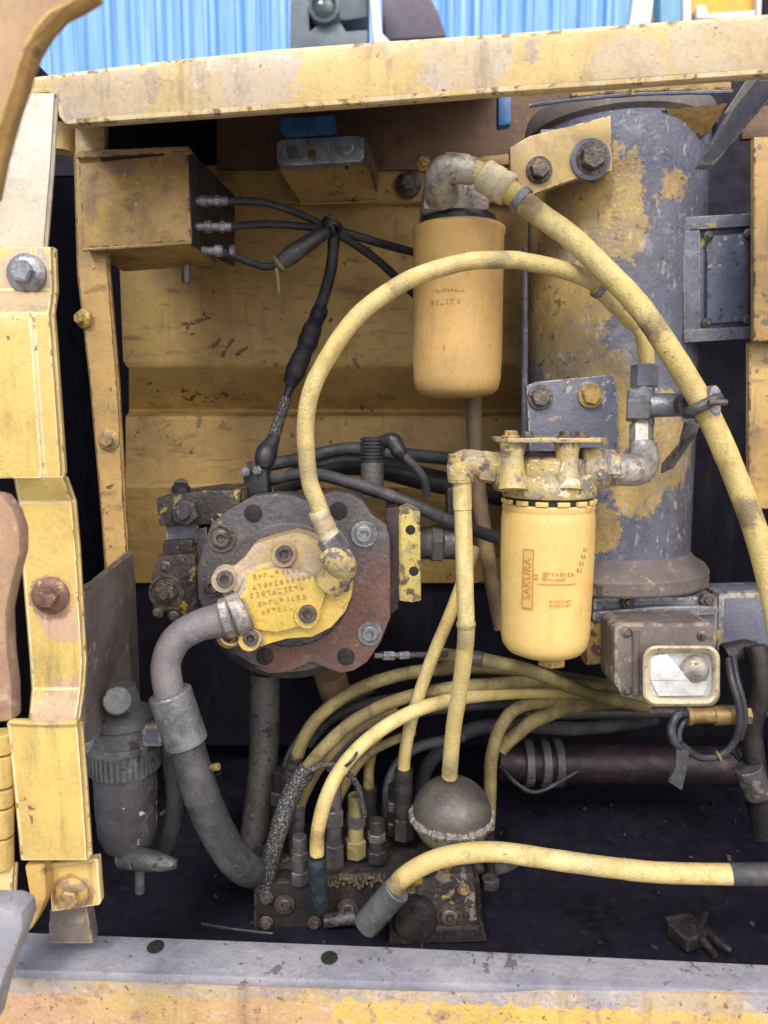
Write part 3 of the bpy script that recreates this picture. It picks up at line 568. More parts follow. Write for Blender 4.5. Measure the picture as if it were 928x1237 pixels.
# wires
def wire(name, label, pts, r, m='cable', wob=.05, group='black wires gathered on the back panel'):
    b = MB().tube(PP(pts), S(r, pts[0][2]), 10, wob=wob); return solo(b, name, m, label, 'wire', group=group)
wire('wire', 'upper black wire from the box gland to the knot of wires', [(272, 243, 1.11), (320, 245, 1.13), (365, 260, 1.16), (398, 276, 1.18)], 4.5)
wire('wire', 'straight middle black wire from the box to the knot of wires', [(276, 274, 1.11), (330, 271, 1.15), (398, 277, 1.175)], 4.5)
wire('wire', 'lowest sagging black wire from the box to the grey connector', [(266, 303, 1.11), (292, 313, 1.13), (318, 322, 1.15), (336, 320, 1.15)], 4.5)
wire('wire', 'upper black wire running right from the knot to the upper filter', [(398, 276, 1.18), (440, 288, 1.2), (470, 297, 1.22), (530, 312, 1.26)], 5)
wire('wire', 'lower black wire slanting from the knot down behind the arched hose', [(400, 277, 1.18), (430, 296, 1.2), (458, 316, 1.22), (482, 338, 1.24), (505, 360, 1.26)], 5)
t = thing('wire_knot', 'tangled black knot tying the wires together', 'wire knot', P(400, 276, 1.17))
b = MB()
for i in range(4):
    a = random.uniform(0, 3); b.torus(P(400 + random.uniform(-4, 4), 276 + random.uniform(-3, 3), 1.17), (math.cos(a), .4, math.sin(a)), S(9, 1.17), S(3, 1.17), 20, 8)
part(b, 'loop', 'cable', t)
t = thing('wire_connector', 'grey tubular wire connector with a yellow tie hanging below it', 'connector', P(334, 322, 1.15))
part(MB().tube(PP([(334, 322, 1.15), (352, 308, 1.15), (384, 286, 1.16), (396, 279, 1.17)]), [S(8, 1.15), S(11, 1.15), S(9, 1.15), S(6, 1.15)], 16), 'shell', 'iron', t)
part(MB().torus(P(337, 319, 1.15), (1, 0, .8), S(9, 1.15), S(2.5, 1.15), 20, 6), 'tie', 'hose_dull', t)
part(MB().tube(PP([(334, 324, 1.145), (336, 340, 1.145), (337, 355, 1.145)]), S(2.2, 1.145), 8), 'tie_tail', 'hose_dull', t)
t = thing('wiring_loom', 'taped black wiring loom hanging from the knot to the pump', 'wiring loom', P(320, 575, 1.2))
pts = [(404, 282, 1.18), (400, 325, 1.2), (390, 362, 1.22), (376, 400, 1.24), (362, 440, 1.26), (346, 480, 1.26), (334, 515, 1.25), (324, 550, 1.22), (318, 575, 1.2)]
part(MB().tube(PP(pts), [S(r, 1.2) for r in (7, 7, 7, 8, 8, 5, 5, 8, 6)], 12, wob=.15), 'sheath', 'cable', t)
part(MB().tube(PP([(388, 372, 1.215), (378, 396, 1.235), (370, 418, 1.245), (358, 446, 1.255), (350, 464, 1.26)]), [S(r, 1.24) for r in (9, 12, 10, 13, 8)], 12, wob=.3), 'tape_wrap', 'cable', t)
part(MB().tube(PP([(346, 480, 1.252), (337, 508, 1.248), (330, 530, 1.24)]), S(7, 1.25), 12, wob=.1), 'braid', 'braid', t)
part(MB().tube(PP([(332, 528, 1.225), (322, 548, 1.21), (318, 566, 1.2)]), [S(9, 1.2), S(12, 1.2), S(9, 1.2)], 12, wob=.25), 'boot', 'cable', t)

# ================================================================ SENSOR BRACKET
sbk = thing('sensor_bracket', 'tan bracket under the beam with a bolted plate and blue cap', 'bracket', P(400, 245, 1.34))
Y = 1.28
part(MB().prism(PP([(334, 172, Y), (440, 165, Y), (456, 205, 1.36), (456, 242, 1.37), (360, 246, 1.37), (338, 205, Y)]), (0, .02, 0)), 'bracket_body', 'paint_in', sbk, .002)
part(MB().prism(PP([(332, 202, Y - .005), (362, 205, 1.34), (362, 246, 1.365)]), (.003, .004, 0)), 'rib', 'paint_brown', sbk)
part(MB().prism(PP([(440, 168, Y), (456, 205, 1.34), (454, 230, 1.36), (446, 200, Y)]), (.003, .004, 0)), 'rib', 'paint_brown', sbk)
part(MB().pp([(334, 172), (340, 168), (434, 163), (440, 168), (440, 190), (434, 195), (342, 201), (334, 196)], Y - .022, .02), 'terminal_plate', 'plate', sbk, .004)
part(MB().pp([(346, 175), (360, 173), (362, 193), (348, 195)], Y - .026, .004), 'terminal', 'bluegrey', sbk, .002)
part(MB().pp([(366, 174), (400, 171), (400, 190), (366, 193)], Y - .026, .004), 'terminal', 'plate', sbk, .002)
bolt(sbk, 419, 178, Y - .022, 12, 'ringed', 'plate'); bolt(sbk, 377, 187, Y - .027, 5, 'socket', 'brass', 'screw')
part(MB().pp([(338, 142), (404, 138), (408, 158), (402, 163), (346, 167), (338, 158)], Y - .01, .03), 'cap', 'blue', sbk, .004, 'blue cap above the plate')  # reflective cap; the sky it mirrors is painted in as blue
t = solo(MB().pp([(602, 112), (618, 112), (618, 150), (602, 152)], 1.1, .02), 'blue_light_patch', 'blue', 'small bright blue patch of background light under the beam left of the tank', 'clip', bevel=.003)  # blue background light in the gap, built as a solid patch

# ================================================================ HYDRAULIC TANK
TX, TY = 738, 1.24
Tc = P(TX, 400, TY); TR = S(101.5, 1.21)
ztop, zbot = P(TX, 128, TY - TR).z, P(TX, 690, TY - TR).z
yp = lambda pts: [(P(x, y, TY - TR * math.sqrt(max(.05, 1 - ((x - TX) / 107) ** 2))), S(r, 1.15)) for x, y, r in pts]
M['tank'] = mat('flaking_tank_paint', c(104, 108, 126), [
    (c(90, 90, 100), 7, .42, .64, .8), (c(156, 140, 110), 10, .54, .74, .4), (c(98, 84, 70), 22, .56, .7, .5, (1, 1, .4)), (c(140, 140, 148), 40, .56, .64, .6), (c(186, 182, 170), 110, .6, .64, .6, (1, 1, .4)), (c(66, 62, 72), 60, .58, .66, .7), (c(176, 152, 94), 45, .66, .68, .9)], .45, metal=.1, bump=.35, bscale=170,
    grime=.2, blobs=[(c(190, 162, 98), yp([(700, 245, 75), (650, 235, 50), (660, 300, 70), (700, 300, 45), (752, 280, 30), (665, 380, 70), (680, 430, 50), (640, 400, 45), (803, 228, 24), (800, 550, 46),
                                 (770, 590, 34), (735, 470, 45), (725, 500, 50), (795, 500, 30), (720, 640, 30), (645, 330, 50), (700, 350, 40)]), 46, 1.5)])
tk = thing('hydraulic_tank', 'tall blue grey cylindrical tank with flaking yellow paint on the right', 'tank', (Tc.x, Tc.y, zbot - .1))
part(MB().lathe((Tc.x, Tc.y, 0), (0, 0, 1), [(TR * .98, zbot - .03), (TR, zbot), (TR, (ztop + zbot) / 2), (TR, ztop)], 64), 'shell', 'tank', tk)
part(MB().lathe((Tc.x, Tc.y, ztop), (0, 0, 1), [(TR, -.002), (TR * 1.05, .004), (TR * 1.06, .02), (TR * 1.04, .03), (TR * .8, .045), (0, .05)], 64), 'top_flange', 'lampbox', tk)
part(MB().prism(PP([(690, 104, 1.03), (884, 92, 1.03), (884, 108, 1.03), (770, 110, 1.03), (690, 117, 1.03)]), (0, .012, 0)), 'top_block', 'box', tk, .003)
part(MB().cyl(P(764, 98, 1.0), P(764, 116, 1.0), S(3, 1), 10), 'vent_stub', 'brass', tk)
part(MB().prism(PP([(800, 132, 1.10), (880, 124, 1.10), (858, 158, 1.13), (848, 166, 1.13)]), (0, .02, 0)), 'gusset', 'box', tk, .002)
# upper bolted plate
Yu = TY - TR - .022
part(MB().prism(PP([(616, 178, Yu + .0), (640, 164, Yu), (738, 139, Yu), (740, 206, Yu), (700, 214, Yu), (640, 236, Yu), (617, 214, Yu)]), (0, .014, 0)), 'mounting_plate', 'paint', tk, .002, 'yellow upper plate')
part(MB().box(P(690, 190, Yu + .035) , (.10, .05, .06)), 'plate_pad', 'tank', tk, .004)
bolt(tk, 651, 206, Yu, 15, 'hex', 'bolt_d'); o = bolt(tk, 714, 193, Yu, 19, 'hex', 'bolt_d'); part(MB().lathe(P(713, 193, Yu - .001), (0, -1, 0), [(S(23, Yu), 0), (S(23, Yu), .003), (S(20, Yu), .004)], 24), 'washer', 'bluegrey', tk)
# lower bolted plate
Yl = TY - TR - .016
part(MB().prism(PP([(636, 466, Yl), (648, 461, Yl), (742, 452, Yl), (746, 470, Yl), (748, 545, Yl), (640, 545, Yl)]), (0, .014, 0)), 'mounting_plate', 'bluegrey', tk, .002, 'grey lower plate')
part(MB().box(P(690, 505, Yl + .035), (.11, .05, .08)), 'plate_pad', 'tank', tk, .004)
bolt(tk, 652, 480, Yl, 15, 'hex', 'bolt_d'); bolt(tk, 713, 478, Yl, 15, 'hex', 'bolt_y')
# base casting
Yb = 1.10
part(MB().lathe((Tc.x, Tc.y, zbot), (0, 0, 1), [(TR * 1.2, -.036), (TR * 1.22, -.032), (TR * 1.22, -.014), (TR * 1.18, -.006), (TR * 1.06, .004), (TR, .016)], 56), 'base_flange', 'lampbox', tk)
part(MB().pp([(716, 722), (868, 720), (868, 776), (862, 800), (716, 802)], Yb + .012, .26), 'base_block', 'bluegrey', tk, .006)
part(MB().pp([(716, 740), (790, 733), (868, 732), (868, 742), (716, 752)], Yb - .002, .03), 'base_rib', 'bluegrey', tk, .003)
part(MB().pp([(706, 752), (746, 752), (742, 802), (708, 804)], Yb - .004, .03), 'base_tab', 'box', tk, .003)
bolt(tk, 757, 726, Yb + .01, 9, 'nut', 'bolt_d'); bolt(tk, 852, 724, Yb + .01, 9, 'nut', 'bolt_d'); bolt(tk, 858, 765, Yb + .01, 10, 'nut', 'bolt_y')
# side box
ts = Yu = 1.12
part(MB().pp([(828, 262), (913, 258), (914, 408), (830, 413)], ts + .012, .06), 'side_box', 'bluegrey', tk, .003)
for q in ([(826, 262), (914, 257), (914, 272), (826, 278)], [(826, 398), (914, 394), (914, 408), (826, 414)], [(826, 278.5), (846, 277.5), (846, 397), (826, 398)], [(908, 272.5), (914, 272), (914, 393.5), (908, 394)]):
    part(MB().pp(q, ts, .010), 'box_flange', 'bluegrey', tk, .0015)
part(MB().pp([(854, 284), (906, 280), (906, 388), (854, 392)], ts + .002, .012), 'cover', 'slate', tk, .006)
for q in ((858, 285), (906, 282), (856, 390), (905, 386)): bolt(tk, q[0] - 2, q[1], ts, 5.5, 'flange', 'bolt_d', 'screw')
part(MB().tube(PP([(634, 300, 1.2), (634, 545, 1.2)]), S(4, 1.2), 10), 'level_pipe', 'bluegrey', tk)

# ================================================================ UPPER FILTER
uf = thing('spin_on_filter', 'upper peach yellow spin-on filter hanging left of the tank', 'oil filter', P(556, 480, 1.13), 'spin-on oil filters')
Yf = 1.13; ax = P(553, 380, Yf); fr_ = S(53.5, Yf - .02); z0, z1 = P(556, 480, Yf - .06).z, P(550, 262, Yf - .06).z
can = part(MB().lathe((ax.x, Yf, z0), (0, 0, 1), [(0, 0), (fr_ * .5, .001), (fr_ * .8, .006), (fr_ * .93, .014), (fr_ * .985, .03), (fr_, .06), (fr_, z1 - z0 - .012), (fr_ * 1.03, z1 - z0 - .008), (fr_ * 1.03, z1 - z0 - .003), (fr_ * .98, z1 - z0)], 56), 'canister', 'filter2', uf, angle=50)
zh = z1
part(MB().lathe((ax.x, Yf, zh), (0, 0, 1), [(fr_ * .8, 0), (fr_ * .82, .004), (fr_ * .82, .012), (fr_ * .8, .014)], 40), 'gasket', 'cable', uf)
part(MB().prism(PP([(509, 254, Yf - .05), (512, 225, Yf - .05), (520, 204, Yf - .05), (536, 190, Yf - .05), (572, 192, Yf - .05), (590, 216, Yf - .05), (594, 255, Yf - .05)]), (0, .10, 0)), 'filter_head', 'alloy', uf, .012)
part(MB().tube(PP([(534, 236, Yf - .05), (532, 216, Yf - .08), (542, 204, Yf - .095), (572, 207, Yf - .095)]), [S(21, 1.05), S(19, 1.05), S(16, 1.05), S(15, 1.05)], 20), 'outlet_elbow', 'alloy', uf)
part(MB().prism(PP([(568, 190, 1.2), (630, 184, 1.2), (630, 196, 1.2), (575, 204, 1.2)]), (0, .02, 0)), 'support_arm', 'paint_in', uf, .002)
bolt(uf, 512, 200, Yf - .02, 9, 'nut', 'bolt_y')
def wrap(cx, Yc, r, z, ang, rot=0, tilt=0):
    def f(x, y, zz):
        if rot: x, y = -y, x
        a = ang + x / r
        return (cx + math.sin(a) * (r + zz + .0004), Yc - math.cos(a) * (r + zz + .0004), z + y)
    return f
print_marks(can, wrap(ax.x, Yf, fr_, P(543, 351, Yf - .06).z, -.28), 9, .0055, 'ink')
print_marks(can, wrap(ax.x, Yf, fr_, P(535, 365, Yf - .06).z, -.36), 6, .008, 'ink')
text_part(can, '8', .010, wrap(ax.x, Yf, fr_, P(532, 420, Yf - .06).z, -.38), 'lettering', 'castink', .0002)
text_part(can, '2', .008, wrap(ax.x, Yf, fr_, P(588, 418, Yf - .06).z, .66), 'lettering', 'castink', .0002)

# ================================================================ LOWER FILTER
lf = thing('spin_on_filter', 'lower bright yellow spin-on filter with a boxed upright wordmark', 'oil filter', P(660, 805, 1.0), 'spin-on oil filters')
Yg = 1.0; gx = P(660, 700, Yg).x; gr = S(57.5, Yg - .02); z0, z1 = P(660, 806, Yg - .055).z, P(660, 622, Yg - .055).z
H = z1 - z0
M['lfmat'] = M['filter']
can = part(MB().lathe((gx, Yg, z0), (0, 0, 1), [(0, .0), (gr * .6, .002), (gr * .82, .008), (gr * .93, .018), (gr * .96, .03), (gr * .965, .05), (gr, .14), (gr, H - .014), (gr * .99, H - .006), (gr * .975, H)], 64), 'canister', 'filter', lf, angle=50)
part(MB().hexa((gx + .008, Yg - .01, z0 - .012), (gx + .008, Yg - .01, z0 + .003), S(18, Yg)), 'drain_nut', 'bolt_y', lf)
part(MB().lathe((gx, Yg, z1), (0, 0, 1), [(gr * .97, .0), (gr * .985, .003), (gr * .985, .008), (gr * .95, .010)], 64), 'rim', 'filter', lf)
b = MB().lathe((gx, Yg, z1 + .010), (0, 0, 1), [(gr * .93, 0), (gr * .93, .010)], 48); part(b, 'gasket', 'hole', lf)
for i in range(14):
    a = 2 * math.pi * i / 14 + .1
    b = MB().box((gx + math.sin(a) * gr * .96, Yg - math.cos(a) * gr * .96, z1 + .0135), (.016, .006, .006), Matrix.Rotation(a, 3, 'Z').to_quaternion())
    part(b, 'lug', 'filter', lf, .001)
zr = z1 + .0195
part(MB().lathe((gx, Yg, zr), (0, 0, 1), [(gr * .98, 0), (gr * 1.0, .003), (gr * 1.0, .012), (gr * .96, .02), (gr * .82, .028), (gr * .8, .05), (gr * .5, .055), (0, .056)], 56), 'filter_head', 'head', lf)
ztp = P(660, 532, Yg - .05).z
zt = P(660, 529, Yg - .06).z; xa, xb = P(598, 529, Yg - .03).x, P(730, 529, Yg - .03).x
part(MB().prism([(xa, Yg - .035, zt), (xa + .012, Yg - .06, zt), (xb - .012, Yg - .06, zt), (xb, Yg - .035, zt), (xb - .004, Yg + .03, zt), (xa + .004, Yg + .03, zt)], (0, 0, -.006)), 'top_plate', 'head', lf, .0015)
for x in (619, 685):
    part(MB().tube([P(x, 534, Yg - .04), P(x, 552, Yg - .04), P(x, 566, Yg - .042), P(x, 592, Yg - .048)], [S(15, Yg), S(13, Yg), S(14, Yg), S(18, Yg)], 18), 'pillar', 'head', lf)
for x, y, r, mm in ((617, 522, 11, 'bolt_y'), (637, 523, 9, 'bolt_d'), (683, 520, 10, 'bolt_d'), (702, 520, 10, 'bolt_d')):
    bolt(lf, x, 528.5, Yg - .045, r, 'hex', mm, dirv=(0, 0, 1))
part(MB().cyl(P(700, 566, Yg - .01), P(728, 566, Yg - .01), S(25, Yg), 26), 'right_port', 'head', lf)
part(MB().cyl(P(626, 570, Yg - .01), P(598, 568, Yg - .01), S(23, Yg), 26), 'left_port', 'head', lf)
ptx = wrap(gx, Yg, gr, P(627, 700, Yg - .05).z, -.62, 1)
text_part(can, 'SAKURA', .0148, wrap(gx, Yg, gr + .0006, P(627, 699, Yg - .05).z, -.605, 1), 'wordmark', 'ink', .0002, 1.02)
def frame_bar(x0, x1, y0, y1, nm='wordmark_border', lift=.0005, mm='ink'):
    # thin curved outline on the can, angles in radians, heights in photo rows
    b = MB(); n = 6; za, zb = P(627, y0, Yg - .05).z, P(627, y1, Yg - .05).z; q = []
    for i in range(n + 1):
        a = x0 + (x1 - x0) * i / n; rr = gr + lift
        q.append((b.bm.verts.new((gx + math.sin(a) * rr, Yg - math.cos(a) * rr, za)), b.bm.verts.new((gx + math.sin(a) * rr, Yg - math.cos(a) * rr, zb))))
    for u, v in zip(q, q[1:]): b.bm.faces.new((u[0], u[1], v[1], v[0]))
    part(b, nm, mm, can)
frame_bar(-.72, -.485, 664, 734, 'wordmark_field', .0003, 'wordbox'); frame_bar(-.725, -.70, 664, 734); frame_bar(-.505, -.48, 664, 734); frame_bar(-.725, -.48, 663, 665); frame_bar(-.725, -.48, 733, 735)
frame_bar(-.40, .42, 703, 704.2, 'rule')
print_marks(can, wrap(gx, Yg, gr, P(640, 694, Yg - .05).z, -.32), 2, .012, 'ink')
print_marks(can, wrap(gx, Yg, gr, P(660, 692, Yg - .05).z, .06), 8, .0055, 'ink')
print_marks(can, wrap(gx, Yg, gr, P(660, 698, Yg - .05).z, .0), 6, .004, 'ink')
print_marks(can, wrap(gx, Yg, gr, P(660, 724, Yg - .05).z, .1), 8, .004, 'ink')
print_marks(can, wrap(gx, Yg, gr, P(660, 729, Yg - .05).z, .1), 8, .004, 'ink')
for i in range(4): print_marks(can, wrap(gx, Yg, gr, P(694, 664 + i * 8, Yg - .05).z, .66 - .05 * i), 2, .006, 'ink')

# ================================================================ LARGE HOSES
hA = hose('filter_hose', 'thickest yellow hose sweeping from the upper filter down to the right edge', 'hose',
     [(566, 205, 1.035), (598, 218, 1.025), (630, 243, 1.015), (660, 265, 1.005), (694, 290, .99), (728, 324, .98), (760, 356, .97), (784, 386, .96), (808, 422, .955), (830, 457, .95), (855, 500, .94), (882, 560, .93), (913, 642, .91), (932, 713, .895), (944, 773, .885), (955, 850, .875), (966, 940, .87), (976, 1060, .87), (990, 1200, .9)], 13.8, 'hose',
     [((583, 211, 1.031), (616, 231, 1.02), 18.5, 'cream', 'ferrule'), ((536, 201, 1.04), (566, 204, 1.034), 15.5, 'cream', 'swivel'), ((626, 239, 1.016), (633, 245, 1.014), 16, 'steel', 'band')], seg=20)
hB = hose('pump_hose', 'slender yellow hose arching from the pump over both filters to the tee', 'hose',
     [(398, 652, .955), (392, 632, .95), (383, 606, .948), (375, 585, .945), (371, 557, .942), (369, 521, .94), (372, 489, .935), (380, 462, .932), (393, 437, .93), (414, 404, .93), (439, 375, .935), (475, 349, .94), (503, 334, .95), (539, 322, .96), (574, 315, .97), (620, 314, .985), (634, 316, .99), (669, 323, 1.0), (705, 335, 1.015), (726, 347, 1.02), (747, 364, 1.025), (762, 381, 1.03), (772, 396, 1.03), (779, 412, 1.03), (781, 446, 1.03)], 10.2, 'hose',
     [((384, 616, .948), (402, 656, .955), 13, 'cream', 'ferrule'), ((397, 648, .953), (410, 668, .958), 17, 'steel', 'nut'), ((722, 344, 1.019), (770, 392, 1.029), 11.6, 'hose', 'ferrule'), ((722, 345, 1.018), (728, 349, 1.02), 13.5, 'steel', 'band'), ((748, 364, 1.025), (754, 371, 1.027), 13.8, 'steel', 'band'), ((757, 374, 1.028), (761, 379, 1.029), 13.8, 'steel', 'band'),
      ((779, 440, 1.03), (778, 468, 1.03), 16, 'bluegrey', 'nut')], seg=18)
tee = thing('tee_fitting', 'grey steel tee and elbow joining the arched hose to the lower filter', 'pipe fitting', P(777, 560, 1.02))
part(MB().cyl(P(766, 490, 1.03), P(836, 489, 1.0), S(15, 1.03), 24, S(13.5, 1.0)), 'barrel', 'steel', tee)
part(MB().hexa(P(757, 490, 1.03), P(786, 490, 1.02), S(20, 1.03)), 'nut', 'steel', tee)
part(MB().cyl(P(777, 462, 1.03), P(777, 515, 1.03), S(13, 1.03), 20), 'neck', 'steel', tee)
part(MB().hexa(P(775, 512, 1.03), P(775, 542, 1.02), S(14, 1.03)), 'nut', 'alloy', tee)
part(MB().tube(PP([(776, 536, 1.02), (777, 556, 1.01), (768, 567, 1.0), (740, 567, .99)]), [S(15, 1), S(19, 1), S(20, 1), S(19, 1)], 20), 'elbow', 'alloy', tee)
part(MB().hexa(P(745, 566, .99), P(724, 566, .99), S(23, 1)), 'nut', 'head', tee)
part(MB().prism(PP([(828, 510, 1.03), (846, 512, 1.03), (842, 524, 1.03), (814, 566, 1.05), (800, 572, 1.06), (801, 560, 1.06), (822, 536, 1.05)]), (0, .006, 0)), 'stay', 'iron', tee, .001)
cl = thing('hose_clamp', 'grey clamp with an eared bolt gripping the thick hose', 'clamp', P(850, 488, .95))
part(MB().torus(P(848, 490, .94), (P(870, 540, .93) - P(840, 484, .94)), S(19, .94), S(7, .94), 28, 10).cyl(P(828, 489, 1.0), P(838, 489, .965), S(16, .97), 18), 'band', 'iron', cl)
part(MB().prism(PP([(858, 468, .925), (866, 464, .925), (872, 472, .925), (872, 498, .925), (868, 508, .925), (860, 506, .925), (856, 490, .925)]), (0, .025, 0)), 'ear', 'steel', cl, .004)
part(MB().cyl(P(856, 486, .91), P(878, 486, .91), S(4, .91), 12), 'bolt', 'bolt_d', cl)
hC = hose('return_hose', 'pale yellow hose crossing the dark floor to the lower right edge', 'hose',
     [(462, 1096, .97), (472, 1078, .965), (490, 1058, .96), (522, 1040, .95), (560, 1031, .94), (600, 1029, .935), (639, 1034, .93), (679, 1040, .925), (738, 1048, .92), (798, 1054, .91), (877, 1056, .90), (893, 1056, .897)], 12.8, 'hose',
     [((442, 1118, .975), (480, 1074, .962), 18, 'sep', 'collar'), ], seg=20)
part(MB().tube(PP([(883, 1056, .899), (930, 1056, .893), (1010, 1055, .89), (1120, 1056, .90), (1260, 1062, .97)]), S(14, .9), 20, wob=.04), 'sleeve', 'rubber', hC)
print_marks(hC, lambda x, y, z: P(625, 1029, .9352) + Vector((x, -S(12.9, .935) - z, -x * .1 + y)), 6, .0075, 'bolt_d')

# pair of hoses hanging from the left elbow
hD = hose('drop_hose', 'yellow stepped hose dropping from the elbow left of the lower filter to the sphere', 'hose',
     [(558, 575, .99), (560, 640, .99), (562, 720, .985), (563, 770, .99), (556, 830, 1.02), (548, 880, 1.04), (543, 938, 1.06)], 10.5, 'hose',
     [((558, 578, .99), (559, 616, .99), 11.5, 'hose', 'sleeve'), ((563, 752, .986), (563, 756, .987), 12.2, 'hose_dull', 'band')], seg=16)
t = thing('elbow_fitting', 'chipped yellow elbow joining the drop hose to the lower filter head', 'pipe fitting', P(570, 562, 1.0))
part(MB().tube(PP([(557, 582, .99), (557, 564, .99), (566, 559, .99), (600, 564, .99)]), [S(15, 1), S(17, 1), S(16, 1), S(16, 1)], 20), 'elbow', 'head', t)
part(MB().hexa(P(580, 563, .99), P(600, 566, .99), S(20, 1)), 'nut', 'head', t)
part(MB().cyl(P(557, 548, .99), P(557, 580, .99), S(16, 1), 20), 'socket', 'head', t)
hE = hose('slant_hose', 'slim yellow hose slanting down left of the drop hose', 'hose',
     [(574, 660, 1.09), (560, 700, 1.08), (545, 740, 1.07), (520, 800, 1.07), (500, 860, 1.08), (490, 905, 1.09), (487, 945, 1.1)], 8, 'hose',
     [((488, 928, 1.095), (487, 990, 1.1), 12, 'black', 'ferrule'), ((487, 986, 1.1), (487, 1012, 1.1), 14, 'black', 'nut')], seg=14)
b = MB().tube(PP([(572, 470, 1.2), (573, 520, 1.2), (577, 580, 1.2), (586, 650, 1.2), (596, 710, 1.19), (606, 760, 1.18)]), S(9.5, 1.2), 16, wob=.02)
solo(b, 'drain_pipe', 'pipe', 'dusty brown pipe running down from the upper filter behind the lower one', 'pipe')

# ================================================================ PUMP
def zp(x, y): return (160 + x * .388, 560 + y * .388)
pm = thing('main_pump', 'grey and rust brown cast pump housing behind the yellow gear pump', 'pump', P(360, 815, 1.15))
ol = [(200, 330), (222, 250), (245, 186), (300, 142), (372, 102), (450, 92), (505, 100), (548, 118), (585, 98), (630, 86), (680, 92), (716, 116), (748, 160), (790, 190), (802, 230), (804, 330), (804, 480), (772, 560), (730, 620), (690, 646), (650, 654), (608, 640), (556, 618), (520, 636), (476, 652), (424, 656), (380, 636), (310, 596), (264, 548), (240, 500), (205, 420)]
Yp = 1.03
M['flange'] = mat('pump_casting', c(86, 82, 84), [
    (c(78, 72, 78), 10, .42, .62, .8), (c(124, 116, 110), 34, .56, .68, .6), (c(66, 54, 54), 60, .58, .66, .7), (c(150, 128, 84), 70, .64, .68, .7)], .5, metal=.2, bump=.45, bscale=130,
    blobs=[(c(116, 82, 72), [(P(440, 760, Yp), .09), (P(410, 795, Yp), .07), (P(455, 730, Yp), .07), (P(350, 800, Yp), .06), (P(465, 700, Yp), .05)], 34, 1.1, .5)])
part(MB().pp([zp(*q) for q in ol], Yp, .035), 'flange', 'flange', pm, .004)
part(MB().cyl(P(352, 705, Yp + .03), P(352, 705, Yp + .30), S(112, 1.1), 40), 'housing', 'black', pm)
part(MB().lathe(P(350, 706, Yp), (0, -1, 0), [(S(78, Yp), -.01), (S(78, Yp), .005), (S(75, Yp), .008)], 40), 'pilot_ring', 'iron', pm)
for x, y, r, kd, mm in ((268, 650, 17, 'ringed', 'bolt_d'), (440, 645, 16, 'ringed', 'steel'), (447, 765, 15, 'ringed', 'steel'), (306, 620, 11, 'hole', 'hole'), (409, 617, 11, 'hole', 'hole'),
                        (320, 793, 11, 'hole', 'hole'), (418, 793, 11, 'hole', 'hole'), (257, 708, 13, 'ringed', 'bolt_d'), (277, 769, 14, 'ringed', 'bolt_y')):
    bolt(pm, x, y, Yp - .001, r, kd, mm, 'bolt' if kd != 'hole' else 'tapped_hole')
part(MB().pp([(478, 616), (492, 610), (508, 618), (509, 726), (498, 728), (482, 726)], 1.06, .03), 'port_plate', 'yblock', pm, .003, 'flaking yellow plate')
part(MB().pp([(466, 614), (482, 612), (482, 735), (470, 745), (466, 740)], 1.05, .12), 'port_flange', 'redshaft', pm, .003)
bolt(pm, 500, 690, 1.06, 6, 'hole', 'hole', 'tapped_hole'); bolt(pm, 496, 640, 1.06, 6, 'hole', 'hole', 'tapped_hole')
part(MB().cyl(P(505, 656, 1.12), P(562, 656, 1.12), S(20, 1.12), 20).hexa(P(520, 656, 1.12), P(536, 656, 1.12), S(25, 1.12)), 'port_fitting', 'iron', pm)

gp = thing('gear_pump', 'bright yellow gear pump bolted to the front of the pump housing', 'pump', P(350, 780, 1.0))
gl = [(262, 362), (274, 338), (304, 330), (348, 292), (378, 250), (440, 230), (505, 213), (545, 222), (575, 236), (598, 262), (604, 300), (660, 310), (684, 350), (684, 410), (664, 462), (620, 512), (560, 542), (480, 548), (430, 562), (384, 578), (340, 566), (322, 540), (296, 516), (290, 430), (272, 396)]
Yq = .985
M['gear'] = mat('pump_yellow_paint', c(214, 184, 92), [
    (c(206, 176, 104), 12, .44, .62, .7), (c(236, 196, 66), 20, .54, .68, .7), (c(150, 132, 110), 50, .62, .68, .7), (c(120, 92, 50), 110, .66, .7, .7)], .42, bump=.4, bscale=160, coat=.1,
    blobs=[(c(176, 160, 146), [(P(*zp(x, y), Yq), r) for x, y, r in ((290, 350, .035), (360, 270, .03), (470, 240, .04), (560, 260, .035), (520, 300, .03), (630, 330, .03), (375, 540, .02))], 30, .5)])
part(MB().pp([zp(*q) for q in gl], Yq, .046), 'cover_plate', 'gear', gp, .005)
bl = [(352, 346), (452, 320), (520, 330), (566, 352), (606, 400), (590, 450), (540, 505), (450, 528), (388, 520), (352, 500), (312, 470), (318, 420)]
part(MB().pp([zp(*q) for q in bl], Yq - .012, .02), 'raised_body', 'gear', gp, .006)
part(MB().tube([P(*zp(318, 392), Yq - .002), P(*zp(356, 346), Yq - .002), P(*zp(430, 316), Yq - .002), P(*zp(470, 316), Yq - .002)], S(7, Yq), 12), 'casting_rib', 'gear', gp)
for x, y, r in ((290, 358, 13), (474, 280, 13), (547, 466, 14), (370, 541, 12)):
    bx, by = zp(x, y)
    part(MB().lathe(P(bx, by, Yq), (0, -1, 0), [(S(r + 4, Yq), -.005), (S(r + 2, Yq), .014), (S(r + 1, Yq), .0165)], 24), 'boss', 'gear', gp)
    bolt(gp, bx, by, Yq - .0165, r * .8, 'socket', 'bolt_d')
bolt(gp, *zp(300, 538), Yq + .02, 15, 'ringed', 'bolt_y')
part(MB().tube([P(*zp(614, 268), .958), P(*zp(640, 300), .955), P(*zp(650, 330), .965), P(*zp(612, 372), .975)], [S(18, .96), S(19, .96), S(19, .96), S(21, .96)], 20), 'outlet_elbow', 'head', gp)
